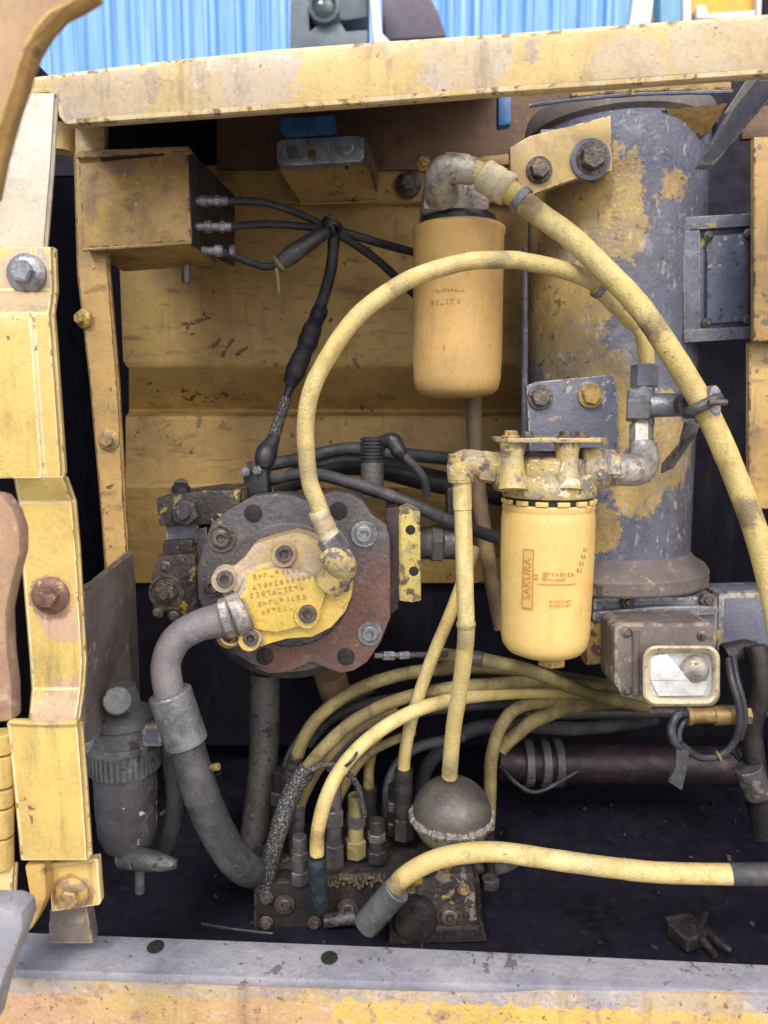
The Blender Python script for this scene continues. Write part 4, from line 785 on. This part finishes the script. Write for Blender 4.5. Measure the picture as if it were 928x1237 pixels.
part(MB().pp([zp(570, 340), zp(590, 330), zp(620, 348), zp(678, 368), zp(680, 396), zp(650, 404), zp(590, 392), zp(566, 372)], Yq - .008, .02), 'outlet_flange', 'head', gp, .003)
for x, y in ((620, 372), (662, 384)): bolt(gp, *zp(x, y), Yq - .01, 6, 'socket', 'bolt_d')
for i, nn in enumerate((9, 11, 10, 9, 6)):
    pc = P(336 + (i % 2) * 6, 692 + i * 11, Yq - .0122)
    def place(x, y, z, pc=pc):
        a = R(10); return (pc.x + x * math.cos(a) - y * math.sin(a), pc.y - z, pc.z + x * math.sin(a) + y * math.cos(a))
    print_marks(gp, place, nn, .0072, 'castink', .0010, 1.05)
part(MB().tube([P(300, 738, .985), P(284, 744, .98), P(262, 750, .975), P(240, 755, .972)], [S(22, .98), S(23, .98), S(21, .98), S(19, .98)], 22), 'inlet_neck', 'greyrub', gp)
part(MB().cyl(P(296, 738, .98), P(280, 745, .974), S(27, .98), 26).hexa(P(281, 744, .974), P(268, 748, .972), S(25, .98), 8), 'inlet_collar', 'alloy', gp)
part(MB().pp([zp(282, 432), zp(320, 420), zp(340, 500), zp(326, 520), zp(292, 510)], Yq - .008, .04), 'inlet_flange', 'gear', gp, .003)
part(MB().torus(P(279, 766, .975), (0, 1, 0), S(14, .975), S(3.5, .975), 24, 8), 'clip', 'brass', gp)

sh = thing('suction_hose', 'thick dusty black rubber suction hose curving down from the gear pump', 'hose', P(290, 1050, 1.0))
part(MB().tube(PP([(268, 748, .975), (240, 756, .97), (214, 772, .965), (201, 800, .96), (203, 828, .955), (208, 850, .955)]), [S(r, .96) for r in (21, 20, 19, 18.5, 18.5, 18.5)], 22, wob=.04), 'elbow_pipe', 'greyrub', sh)
part(MB().cyl(P(205, 836, .955), P(226, 898, .96), S(27, .957), 28), 'clamp_sleeve', 'steel', sh)
part(MB().tube(PP([(222, 888, .96), (234, 930, .96), (248, 972, .965), (268, 1014, .98), (288, 1042, 1.0), (306, 1052, 1.05), (318, 1040, 1.1)]), S(22.5, .96), 24, wob=.02), 'hose_body', 'rubber', sh)
part(MB().cyl(P(244, 930, .962), P(258, 927, .955), S(3, .96), 10).cyl(P(257, 927.2, .9555), P(264, 926, .952), S(5, .95), 12), 'clamp_screw', 'brass', sh)
b = MB().tube(PP([(320, 812, 1.2), (319, 900, 1.2), (312, 980, 1.18), (300, 1060, 1.15)]), S(19, 1.18), 18); solo(b, 'steel_pipe', 'iron', 'upright blue grey steel pipe below the pump housing', 'pipe')

# valve block left of pump
vb = thing('control_valve', 'oily valve block with yellow paint remnants left of the pump', 'valve', P(225, 750, 1.15))
Yv = 1.10
part(MB().pp([(188, 602), (205, 598), (252, 592), (290, 592), (290, 630), (252, 634), (192, 636)], Yv, .12), 'upper_block', 'block', vb, .004)
part(MB().pp([(200, 634), (240, 632), (240, 656), (200, 658)], Yv + .015, .10), 'neck', 'bluegrey', vb, .003)
part(MB().pp([(196, 654), (232, 652), (234, 668), (197, 671)], Yv, .1), 'collar', 'block', vb, .003)
part(MB().pp([(190, 672), (236, 668), (240, 740), (222, 746), (184, 736), (182, 700)], Yv - .005, .12), 'lower_block', 'block', vb, .005)
part(MB().pp([(236, 640), (250, 636), (252, 720), (240, 732)], Yv + .01, .1), 'spacer', 'iron', vb, .002)
bolt(vb, 226, 618, Yv, 17, 'nut', 'iron'); bolt(vb, 202, 715, Yv - .006, 22, 'ringed', 'bolt_d', 'port_cap'); bolt(vb, 202, 715, Yv - .012, 13, 'nut', 'bolt_d', 'nut')
for q in ((200, 684, 7), (191, 740, 7), (210, 744, 7)): bolt(vb, *q[:2], Yv - .006, q[2], 'flange', 'bolt_d')
part(MB().lathe(P(219, 598, Yv + .04), (0, 0, 1), [(S(12, Yv), 0), (S(12, Yv), .012), (S(7, Yv), .018), (0, .02)], 8), 'cap', 'black', vb)

# pump top clutter
t = thing('pressure_sensor', 'grey sensor with a ribbed black boot and thin lead above the pump', 'sensor', P(450, 592, 1.18))
part(MB().cyl(P(450, 598, 1.18), P(450, 556, 1.18), S(14, 1.18), 22).lathe(P(450, 590, 1.18), (0, 0, 1), [(S(17, 1.18), -.012), (S(17, 1.18), .0)], 6), 'barrel', 'iron', t)
pr = []
for i in range(7):
    h = i * .0055; pr += [(S(15.5, 1.18), h), (S(15.5, 1.18), h + .003), (S(13, 1.18), h + .0035), (S(13, 1.18), h + .005)]
part(MB().lathe(P(450, 557, 1.18), (0, 0, 1), pr, 22), 'boot', 'cable', t)
part(MB().tube(PP([(462, 534, 1.18), (474, 532, 1.17), (482, 545, 1.165), (490, 554, 1.165)]), [S(8, 1.17), S(10, 1.17), S(9, 1.17), S(5, 1.17)], 14, wob=.2), 'plug', 'cable', t)
part(MB().tube(PP([(482, 545, 1.165), (498, 560, 1.16), (512, 578, 1.16), (516, 600, 1.17)]), S(5, 1.17), 10), 'lead', 'rubber', t)
hose('pilot_line', 'dark grey hose slanting right from above the pump behind the drop hose', 'hose', [(318, 582, 1.2), (370, 572, 1.16), (420, 582, 1.12), (480, 602, 1.1), (550, 632, 1.1), (600, 650, 1.14)], 7.5, 'rubber', [((440, 588, 1.115), (458, 594, 1.108), 9, 'iron', 'band')], seg=12)
b = MB().tube(PP([(300, 566, 1.3), (360, 555, 1.3), (420, 542, 1.3), (480, 548, 1.3), (560, 556, 1.32), (640, 566, 1.34)]), S(8, 1.3), 14); solo(b, 'crossing_hose', 'rubber', 'thick black hose crossing behind the arched hose above the pump', 'hose')
b = MB().tube(PP([(330, 590, 1.34), (420, 560, 1.36), (520, 580, 1.36), (620, 600, 1.36)]), S(15, 1.3), 14); solo(b, 'crossing_hose', 'black', 'oily black pipe low behind the pump top', 'pipe')
t = thing('cable_plug', 'blue black cable plug beneath the wiring loom beside the pump', 'plug', P(308, 600, 1.16))
part(MB().pp([(293, 572), (322, 570), (324, 604), (296, 606)], 1.16, .05), 'housing', 'cable', t, .004)
bolt(t, 297, 570, 1.155, 6, 'nut', 'steel'); bolt(t, 311, 568, 1.155, 6, 'nut', 'steel')
t = solo(MB().pp([(540, 590), (556, 586), (562, 640), (542, 642)], 1.24, .05), 'relay_block', 'black', 'small black block just left of the drop hose below its elbow', 'relay', bevel=.004)

# ================================================================ PILOT HOSES
PG = 'olive pilot hoses curving over the manifold'
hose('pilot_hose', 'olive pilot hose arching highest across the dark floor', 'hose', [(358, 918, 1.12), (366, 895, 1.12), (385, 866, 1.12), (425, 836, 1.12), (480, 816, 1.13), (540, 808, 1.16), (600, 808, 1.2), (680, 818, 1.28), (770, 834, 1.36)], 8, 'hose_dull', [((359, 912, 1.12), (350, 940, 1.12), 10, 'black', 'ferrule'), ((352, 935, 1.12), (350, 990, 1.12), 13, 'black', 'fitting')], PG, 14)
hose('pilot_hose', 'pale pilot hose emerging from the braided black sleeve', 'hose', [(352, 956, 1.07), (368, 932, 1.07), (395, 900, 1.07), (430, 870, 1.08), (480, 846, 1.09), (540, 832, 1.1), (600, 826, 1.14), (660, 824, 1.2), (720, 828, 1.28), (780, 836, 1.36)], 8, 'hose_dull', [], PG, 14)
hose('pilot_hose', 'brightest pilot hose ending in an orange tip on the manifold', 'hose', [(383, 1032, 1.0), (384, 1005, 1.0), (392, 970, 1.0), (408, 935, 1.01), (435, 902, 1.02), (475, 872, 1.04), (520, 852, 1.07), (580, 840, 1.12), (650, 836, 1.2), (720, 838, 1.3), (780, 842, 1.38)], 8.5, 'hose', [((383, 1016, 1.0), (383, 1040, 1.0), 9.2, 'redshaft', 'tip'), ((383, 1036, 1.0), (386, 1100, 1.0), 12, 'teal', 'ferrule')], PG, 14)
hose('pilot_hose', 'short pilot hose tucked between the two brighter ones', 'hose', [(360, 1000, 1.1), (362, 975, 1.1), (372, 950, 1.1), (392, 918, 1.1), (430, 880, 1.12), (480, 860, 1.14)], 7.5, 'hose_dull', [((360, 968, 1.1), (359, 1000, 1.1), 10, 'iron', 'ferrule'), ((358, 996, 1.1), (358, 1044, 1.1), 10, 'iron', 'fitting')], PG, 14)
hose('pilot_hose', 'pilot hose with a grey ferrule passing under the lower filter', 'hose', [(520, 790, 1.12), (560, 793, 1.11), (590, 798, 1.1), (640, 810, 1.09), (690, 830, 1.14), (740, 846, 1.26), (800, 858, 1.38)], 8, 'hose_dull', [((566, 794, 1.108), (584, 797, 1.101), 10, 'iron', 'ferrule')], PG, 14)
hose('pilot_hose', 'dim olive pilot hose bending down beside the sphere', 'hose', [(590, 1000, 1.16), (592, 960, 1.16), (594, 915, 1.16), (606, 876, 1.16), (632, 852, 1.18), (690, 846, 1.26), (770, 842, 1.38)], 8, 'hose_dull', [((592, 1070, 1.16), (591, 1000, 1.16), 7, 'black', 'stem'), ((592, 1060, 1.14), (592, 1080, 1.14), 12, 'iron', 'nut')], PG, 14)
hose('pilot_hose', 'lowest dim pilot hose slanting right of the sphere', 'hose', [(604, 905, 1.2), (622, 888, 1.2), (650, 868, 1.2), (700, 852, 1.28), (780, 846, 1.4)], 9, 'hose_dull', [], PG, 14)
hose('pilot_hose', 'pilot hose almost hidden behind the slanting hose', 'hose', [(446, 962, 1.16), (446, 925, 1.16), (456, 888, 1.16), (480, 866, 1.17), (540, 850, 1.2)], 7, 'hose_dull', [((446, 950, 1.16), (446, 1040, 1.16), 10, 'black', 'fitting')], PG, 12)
t = thing('braided_hose', 'black hose in a worn braided sleeve at the manifold left end', 'hose', P(318, 1075, 1.05))
part(MB().tube(PP([(318, 1076, 1.05), (326, 1040, 1.05), (338, 1000, 1.05), (352, 958, 1.06), (372, 928, 1.065)]), S(12, 1.05), 16, wob=.06), 'sleeve', 'braid', t)
part(MB().tube(PP([(366, 936, 1.05), (390, 924, 1.045), (415, 930, 1.045), (432, 950, 1.05), (440, 985, 1.06)]), S(4, 1.05), 10), 'frayed_strand', 'braid', t)
hose('rigid_line', 'thin dark steel line with fittings right of the pump flange', 'pipe', [(452, 792, 1.05), (500, 791, 1.07), (540, 790, 1.1)], 3.5, 'iron', [((462, 792, 1.054), (476, 792, 1.06), 6, 'steel', 'nut'), ((482, 792, 1.062), (494, 791, 1.068), 5, 'steel', 'nut')], seg=10)

# ================================================================ MANIFOLD
mf = thing('valve_manifold', 'oily black valve manifold on the compartment floor under the pilot hoses', 'valve', P(440, 1135, 1.05))
part(MB().pp([(306, 1068), (400, 1058), (470, 1056), (580, 1062), (584, 1126), (306, 1130)], 1.04, .16), 'block', 'black', mf, .005)
part(MB().pp([(318, 1042), (470, 1032), (476, 1056), (318, 1066)], 1.09, .10), 'upper_block', 'black', mf, .004)
part(MB().pp([(492, 1076), (530, 1058), (572, 1054), (578, 1124), (496, 1128)], 1.015, .03), 'end_plate', 'block', mf, .004)
bolt(mf, 543, 1106, 1.014, 17, 'ringed', 'bolt_d', 'port_plug')
part(MB().lathe(P(501, 1112, 1.0), (0, -1, 0), [(S(29, 1), -.03), (S(29, 1), 0), (S(26, 1), .006), (S(10, 1), .008), (0, .008)], 32), 'spool_cap', 'black', mf)
bolt(mf, 344, 1092, 1.038, 13, 'ringed', 'bolt_d', 'port_plug')
b = MB()
for i in range(44): b.lathe(P(396 + i * 1.9, 1066 + random.uniform(-7, 6), 1.035), (0, -1, random.uniform(-.3, .3)), [(S(random.uniform(2, 4.5), 1), -.006), (S(2.5, 1), .003), (0, .005)], 7)
part(b, 'caked_grit', 'grit', mf)
part(MB().pp([(470, 1122), (584, 1120), (590, 1138), (470, 1142)], 1.0, .08), 'mounting_foot', 'black', mf, .004)
FX = 'dark upright hose fittings on the manifold'
def fitting(x, y0, y1, Y, r, m, label):
    t = thing('hose_fitting', label, 'pipe fitting', P(x, y1, Y), FX)
    part(MB().cyl(P(x, y0, Y), P(x, y1, Y), S(r * .78, Y), 18), 'stem', m, t)
    part(MB().hexa(P(x, y0 + (y1 - y0) * .3, Y), P(x, y0 + (y1 - y0) * .5, Y), S(r, Y)), 'nut', 'iron', t)
    part(MB().hexa(P(x, y0 + (y1 - y0) * .72, Y), P(x, y1, Y), S(r * 1.05, Y)), 'nut', m, t)
fitting(404, 948, 1046, 1.07, 12, 'iron', 'grey upright fitting just right of the orange tipped hose')
fitting(430, 960, 1034, 1.07, 13, 'hose_dull', 'yellow green painted upright fitting on the manifold')
fitting(480, 948, 1006, 1.13, 15, 'black', 'black upright fitting left of the sphere')
fitting(338, 930, 1010, 1.14, 13, 'black', 'black upright fitting behind the braided sleeve')

# ================================================================ ACCUMULATOR
ac = thing('accumulator', 'dark dusty metal sphere with a rough pale weld around its middle', 'accumulator', P(546, 1030, 1.06))
Ya = 1.07; cc = P(546, 983, Ya); ar = S(52, Ya - .03)
prof = [(ar * math.sin(a), -ar * .92 * math.cos(a)) for a in [math.pi * i / 2 / 12 for i in range(13)]]
M['dome'] = mat('dusty_dome', c(100, 96, 88), [(c(64, 60, 64), 14, .44, .62, .8), (c(112, 104, 90), 40, .56, .66, .7), (c(150, 146, 140), 120, .66, .69, .7)], .5, metal=.3, bump=.2)
M['bowl'] = mat('olive_lower_dome', c(140, 128, 98), [(c(88, 78, 62), 18, .44, .62, .8), (c(158, 144, 100), 40, .56, .68, .6)], .5, metal=.2, bump=.25)
part(MB().lathe(cc + Vector((0, 0, -.001)), (0, 0, 1), prof, 48), 'lower_dome', 'bowl', ac)
part(MB().lathe(cc + Vector((0, 0, .001)), (0, 0, 1), [(r, -h) for r, h in prof[::-1]], 48), 'upper_dome', 'dome', ac)
part(MB().torus(cc + Vector((0, 0, -.004)), (0, 0, 1), ar * .975, S(5.5, Ya), 130, 8, .3), 'weld', 'weldpale', ac)
part(MB().lathe(cc + Vector((-.003, 0, ar * .9)), (0, 0, 1), [(S(11, Ya), 0), (S(11, Ya), .008), (S(7, Ya), .014), (S(6, Ya), .02)], 6), 'neck_nut', 'iron', ac)

# ================================================================ WATER SEPARATOR
ws = thing('water_separator', 'dark water separator with ribbed ring and drain tap left of the suction hose', 'fuel filter', P(152, 1080, .98))
Yw = 1.0; wx = P(152, 950, Yw)
zz = lambda y: P(152, y, Yw - .03).z
r_ = lambda n: S(n, Yw - .02)
part(MB().lathe((wx.x, Yw, 0), (0, 0, 1), [(r_(12), zz(1040)), (r_(30), zz(1034)), (r_(37), zz(1018)), (r_(39), zz(990)), (r_(40), zz(938))], 44), 'bowl', 'sepbowl', ws)
b = MB()
ring = part(MB().lathe((wx.x, Yw, 0), (0, 0, 1), [(r_(41), zz(942)), (r_(43), zz(938)), (r_(43), zz(910)), (r_(40), zz(904))], 44), 'lock_ring', 'sep', ws)
for i in range(40):
    a = 2 * math.pi * i / 40
    b.box((wx.x + math.sin(a) * r_(43.5), Yw - math.cos(a) * r_(43.5), (zz(940) + zz(910)) / 2), (.0042, .004, zz(912) - zz(938)), Matrix.Rotation(a, 3, 'Z').to_quaternion())
part(b, 'grip_ribs', 'sep', ring)
part(MB().lathe((wx.x, Yw, 0), (0, 0, 1), [(r_(38), zz(905)), (r_(37), zz(885)), (r_(42), zz(882)), (r_(42), zz(872)), (r_(30), zz(866)), (r_(20), zz(862))], 40), 'head', 'sep', ws)
part(MB().box(P(112, 885, Yw), (S(28, Yw), .05, S(36, Yw))), 'inlet_port', 'bluegrey', ws, .006)
part(MB().box(P(190, 880, Yw), (S(26, Yw), .05, S(30, Yw))), 'outlet_port', 'bluegrey', ws, .006)
part(MB().lathe((wx.x, Yw, zz(866)), (0, 0, 1), [(r_(24), 0), (r_(24), .012), (r_(20), .03), (r_(18), .034), (0, .036)], 8), 'bleed_plug', 'sep', ws)
part(MB().cyl(P(142, 848, Yw - .03), P(142, 846, Yw - .05), S(17, Yw), 20), 'cap', 'sep', ws)
part(MB().tube(PP([(152, 1034, Yw - .01), (172, 1038, Yw - .03), (196, 1042, Yw - .03), (214, 1044, Yw - .03)]), [S(16, 1), S(15, 1), S(11, 1), S(5, 1)], 16), 'drain_tap', 'sep', ws)
part(MB().cyl(P(169, 1040, Yw - .035), P(169, 1078, Yw - .035), S(6, Yw), 14), 'drain_spout', 'sep', ws)
hose('fuel_hose', 'short dark grey hose hanging between the separator and the suction hose', 'hose', [(202, 890, 1.02), (209, 930, 1.02), (212, 970, 1.02), (206, 1005, 1.03), (194, 1032, 1.05)], 11.5, 'rubber', [((204, 896, 1.02), (208, 910, 1.02), 13, 'sep', 'band')], seg=16)

# ================================================================ LAMP
lm = thing('work_lamp', 'rectangular work lamp with cream bezel and silvery reflector at the tank foot', 'lamp', P(800, 850, 1.03))
Yk = 1.02
part(MB().pp([(742, 758), (750, 753), (858, 752), (866, 760), (866, 836), (776, 846), (752, 842), (742, 826)], Yk, .07), 'housing', 'lampbox', lm, .006)
part(MB().tube(PP([(768, 762, Yk), (768, 838, Yk)]), S(5, Yk), 10), 'housing_rib', 'lampbox', lm)
for q in ((757, 764), (757, 834), (848, 768)): bolt(lm, *q, Yk, 6.5, 'flange', 'bolt_d', 'screw')
def rrect(x0, y0, x1, y1, r, n=5):
    out = []
    for cx, cy, a0 in ((x1 - r, y0 + r, -90), (x1 - r, y1 - r, 0), (x0 + r, y1 - r, 90), (x0 + r, y0 + r, 180)):
        for i in range(n + 1):
            a = R(a0 + 90 * i / n); out.append((cx + r * math.cos(a), cy + r * math.sin(a)))
    return out
b = MB(); bm = b.bm
lays = [(rrect(776, 780, 870, 854, 16), Yk - .0), (rrect(777, 780, 869, 853, 16), Yk - .024), (rrect(780, 783, 866, 850, 14), Yk - .027), (rrect(783, 786, 863, 846, 12), Yk - .024), (rrect(786, 789, 860, 842, 11), Yk - .010)]
rg = [[bm.verts.new(P(x, y, Y)) for x, y in pl] for pl, Y in lays]
for u, v in zip(rg, rg[1:]):
    for k in range(len(u)): bm.faces.new((u[k], u[(k + 1) % len(u)], v[(k + 1) % len(u)], v[k]))
part(b, 'bezel', 'cream', lm, angle=50)
part(MB().pp(rrect(785, 788, 861, 843, 11), Yk - .009, .008), 'reflector', 'reflector', lm)
b = MB()   # faceted bowl insert and dark bulb
b.prism(PP([(786, 822, Yk - .012), (832, 822, Yk - .020), (858, 823, Yk - .012), (850, 840, Yk - .016), (796, 841, Yk - .016)]), (0, .004, 0)); part(b, 'reflector_facet', 'reflector', lm, .001)
b = MB().prism(PP([(786, 792, Yk - .012), (806, 790, Yk - .014), (834, 822, Yk - .02), (786, 822, Yk - .014)]), (0, .004, 0)); part(b, 'reflector_facet', 'reflector', lm, .001)
part(MB().lathe(P(839, 808, Yk - .012), (0, -1, 0), [(S(17, Yk), 0), (S(16, Yk), .006), (S(11, Yk), .012), (0, .015)], 28), 'bulb_shield', 'alloy', lm)
cn = thing('brass_connector', 'brass hose connector hanging just below the work lamp', 'connector', P(868, 866, 1.0))
Yc = 1.0
part(MB().cyl(P(829, 865, Yc), P(862, 864, Yc), S(10, Yc), 20).cyl(P(829, 865, Yc), P(835, 865, Yc), S(12, Yc), 20), 'socket', 'brass', cn)
part(MB().cyl(P(861, 865, Yc), P(887, 864, Yc), S(12, Yc), 20), 'collar', 'brass', cn)
part(MB().cyl(P(886, 864, Yc), P(896, 864, Yc), S(7, Yc), 16).hexa(P(895, 864, Yc), P(906, 864, Yc), S(11, Yc)), 'plug_tip', 'brass', cn)
cb = thing('cable_loop', 'black twin cable looping round the brass connector', 'cable', P(860, 915, .98))
lp = [(880, 796, 1.02), (884, 820, 1.0), (892, 850, .985), (894, 872, .98), (888, 895, .98), (872, 912, .98), (850, 916, .98), (836, 910, .98), (822, 898, .98)]
part(MB().tube(PP(lp), S(4.5, .98), 10, wob=.08), 'strand', 'cable', cb)
part(MB().tube([P(x + 6, y - 2, Y + .01) for x, y, Y in lp[:5]], S(4, .98), 10, wob=.08), 'strand', 'cable', cb)
part(MB().tube(PP([(832, 862, 1.0), (818, 864, .99), (811, 880, .985), (814, 895, .98), (822, 904, .98)]), S(5.5, .98), 10, wob=.05), 'strand', 'cable', cb)
part(MB().tube(PP([(836, 866, 1.01), (826, 872, .995), (820, 886, .99), (822, 900, .985)]), S(4, .98), 10, wob=.05), 'strand', 'cable', cb)
part(MB().prism(PP([(818, 902, .975), (833, 908, .975), (830, 930, .975), (824, 955, .975), (808, 945, .975), (816, 928, .975)]), (0, .006, 0)), 'tag', 'rubber', cb, .001)
part(MB().torus(P(868, 914, .98), (1, 0, .4), S(6, .98), S(1.6, .98), 16, 6), 'tie', 'hose_dull', cb)

# ================================================================ DARK DEPTHS
ds = thing('drive_shaft', 'dark reddish shaft with grey collars crossing behind the lamp cable', 'shaft', P(720, 925, 1.3))
part(MB().cyl(P(600, 920, 1.3), P(900, 926, 1.3), S(24, 1.3), 26), 'shaft', 'redshaft', ds)
for x in (632, 652, 668): part(MB().cyl(P(x, 921, 1.3), P(x + 10, 921, 1.3), S(30, 1.3), 26), 'collar', 'iron', ds)
solo(MB().cyl(P(610, 862, 1.34), P(960, 858, 1.34), S(8, 1.34), 14), 'guide_rod', 'iron', 'thin dark rod crossing level above the reddish shaft', 'rod')
t = thing('coolant_hose', 'dark ribbed hoses crowding the lower right edge', 'hose', P(920, 1000, 1.1))
part(MB().tube(PP([(912, 780, 1.08), (920, 830, 1.07), (908, 880, 1.08), (914, 940, 1.08), (922, 1010, 1.08)]), S(13, 1.08), 16, wob=.1), 'hose_body', 'black', t)
part(MB().cyl(P(903, 926, 1.07), P(916, 960, 1.07), S(18, 1.07), 18), 'clamp', 'iron', t)
b = MB().tube(PP([(876, 792, 1.1), (900, 786, 1.1), (940, 800, 1.1)]), S(14, 1.1), 14, wob=.15); solo(b, 'rubber_elbow', 'black', 'black rubber elbow right of the work lamp', 'hose')
t = thing('scrap_linkage', 'rusty bent scrap linkage lying on the dark floor at lower right', 'scrap', P(845, 1140, 1.0))
part(MB().tube(PP([(804, 1112, 1.03), (836, 1110, 1.03), (866, 1136, .975), (884, 1150, .955)]), S(5, 1.1), 8, wob=.2), 'rod', 'black', t)
part(MB().box(P(832, 1128, 1.0), (.045, .04, .02), Matrix.Rotation(.4, 3, 'Z').to_quaternion()), 'lug', 'black', t, .003)
part(MB().tube(PP([(852, 1104, 1.03), (846, 1128, .99), (864, 1154, .95)]), S(4, 1.1), 8), 'rod', 'black', t)

# ================================================================ SMALL CLUTTER
def weld(pts, Y, r=3, parent=body, m='paint_in'):
    part(MB().tube([P(x, y, Y if not isinstance(Y, (list, tuple)) else Y[k]) for k, (x, y) in enumerate(pts)], S(r, 1.0), 8, sub=14, wob=.35), 'weld_bead', m, parent)
weld([(100, 712), (128, 690), (155, 668)], (.90, .99, 1.088), 3, body, 'lampbox')
weld([(12, 872), (50, 874), (94, 873)], .789, 2.6, hb, 'paint_clean')
weld([(60, 1045), (90, 1042), (112, 1039)], .818, 2.6, hb, 'paint_clean')
weld([(101, 302), (160, 298), (231, 293)], 1.078, 2.2, rb, 'box')
weld([(362, 246), (410, 245), (456, 243)], 1.368, 2.2, sbk, 'paint_in')
weld([(640, 128), (690, 121), (770, 114), (884, 111)], (1.05, 1.02, 1.01, 1.01), 2.4, tk, 'bluegrey')
# extra plumbing in the dark
b = MB().tube(PP([(398, 812, 1.2), (408, 840, 1.22), (430, 858, 1.25), (470, 866, 1.28)]), S(20, 1.2), 16, wob=.05); solo(b, 'pump_boot', 'pipe', 'short brown pipe stub under the rusty edge of the pump housing', 'pipe')
DG = 'dark hoses behind the pilot hoses'
for pts, r, lb in (([(372, 900, 1.2), (400, 868, 1.2), (450, 848, 1.2), (520, 838, 1.24), (600, 832, 1.3)], 6, 'dark hose filling the gap under the highest pilot hose'),
                   ([(398, 930, 1.18), (420, 896, 1.18), (460, 872, 1.2), (540, 856, 1.25), (640, 850, 1.32)], 6, 'dark hose shadowing the pale pilot hose from below'),
                   ([(506, 990, 1.3), (514, 930, 1.27), (560, 886, 1.26), (620, 876, 1.27), (700, 880, 1.34), (790, 870, 1.45)], 9, 'dark hose lying behind the drop hose above the sphere'),
                   ([(450, 1010, 1.2), (480, 1020, 1.16), (520, 1038, 1.14), (600, 1050, 1.18), (660, 1040, 1.25)], 8, 'dark hose running under the sphere behind the pale hose')):
    hose('dark_hose', lb, 'hose', pts, r, 'rubber', [], DG, 12)
fitting(362, 1010, 1066, 1.04, 12, 'iron', 'squat grey fitting beside the foot of the braided sleeve')
fitting(455, 990, 1040, 1.06, 12, 'black', 'black fitting behind the grit strip on the manifold')
fitting(520, 1034, 1066, 1.03, 10, 'black', 'small black fitting just under the sphere')
for x, y, r, m in ((322, 1084, 9, 'bolt_d'), (322, 1114, 9, 'bolt_d'), (380, 1114, 9, 'bolt_d'), (420, 1098, 14, 'bolt_d'), (440, 1118, 8, 'bolt_d'), (560, 1074, 8, 'bolt_y'), (508, 1074, 7, 'bolt_d')):
    bolt(mf, x, y, 1.038 if x < 480 else 1.013, r, 'ringed' if r > 10 else 'hex', m)
part(MB().pp([(330, 1044), (372, 1041), (374, 1060), (332, 1064)], 1.07, .03), 'solenoid', 'block', mf, .003)
part(MB().cyl(P(392, 1112, 1.03), P(430, 1108, 1.03), S(9, 1.03), 16), 'cross_plug', 'iron', mf)
t = solo(MB().tube(PP([(244, 1116, 1.0), (280, 1122, .98), (330, 1128, .97)]), S(2.2, .96), 10, wob=.1), 'steel_strap', 'black', 'thin dirty strap lying on the floor just behind the sill', 'strap')
t = solo(MB().tube(PP([(880, 900, 1.12), (900, 930, 1.1), (906, 980, 1.1), (930, 1010, 1.12)]), S(4, 1.1), 8, wob=.2), 'wire', 'cable', 'thin black wire dangling at the lower right edge', 'wire')
t = solo(MB().tube(PP([(604, 925, 1.27), (626, 948, 1.24), (652, 956, 1.24), (700, 930, 1.27)]), S(3, 1.2), 8, wob=.2), 'wire', 'cable', 'thin black wire sagging under the shaft collars', 'wire')
rnd = random.Random(3); b = MB(); zf = P(464, 1200, .9).z - .006
for i in range(160):
    x, y = rnd.uniform(-.5, .75), rnd.uniform(.92, 1.6); q = rnd.uniform(.0015, .007)
    p = Vector((x, y, zf + q * .3)); rt = Matrix.Rotation(rnd.uniform(0, 6.3), 3, (rnd.uniform(-1, 1), rnd.uniform(-1, 1), 1)).to_quaternion()
    b.box(p, (q * rnd.uniform(.6, 2.5), q, q * .6), rt)
solo(b, 'debris', 'black', None, None, kind='stuff')

for pts, r, m, lb in (([(400, 1030, 1.12), (402, 990, 1.12), (416, 950, 1.13), (446, 910, 1.15), (500, 884, 1.2)], 6, 'hose_dull', 'dull hose rising behind the brightest pilot hose'),
                      ([(338, 1000, 1.16), (342, 950, 1.16), (356, 905, 1.17), (392, 862, 1.18), (450, 830, 1.2)], 7, 'rubber', 'greasy black hose curving left of the highest pilot hose'),
                      ([(470, 1040, 1.15), (468, 990, 1.16), (472, 940, 1.18), (500, 905, 1.2), (560, 890, 1.24)], 7, 'rubber', 'greasy black hose between the slanting hose and the yellow green fitting')):
    hose('dark_hose', lb, 'hose', pts, r, m, [], DG, 12)
solo(MB().torus(P(424, 916, 1.01), (1, 0, -.9), S(11, 1.01), S(2, 1.01), 24, 6), 'cable_tie', 'cable', 'black cable tie round the brightest pilot hose', 'cable tie')
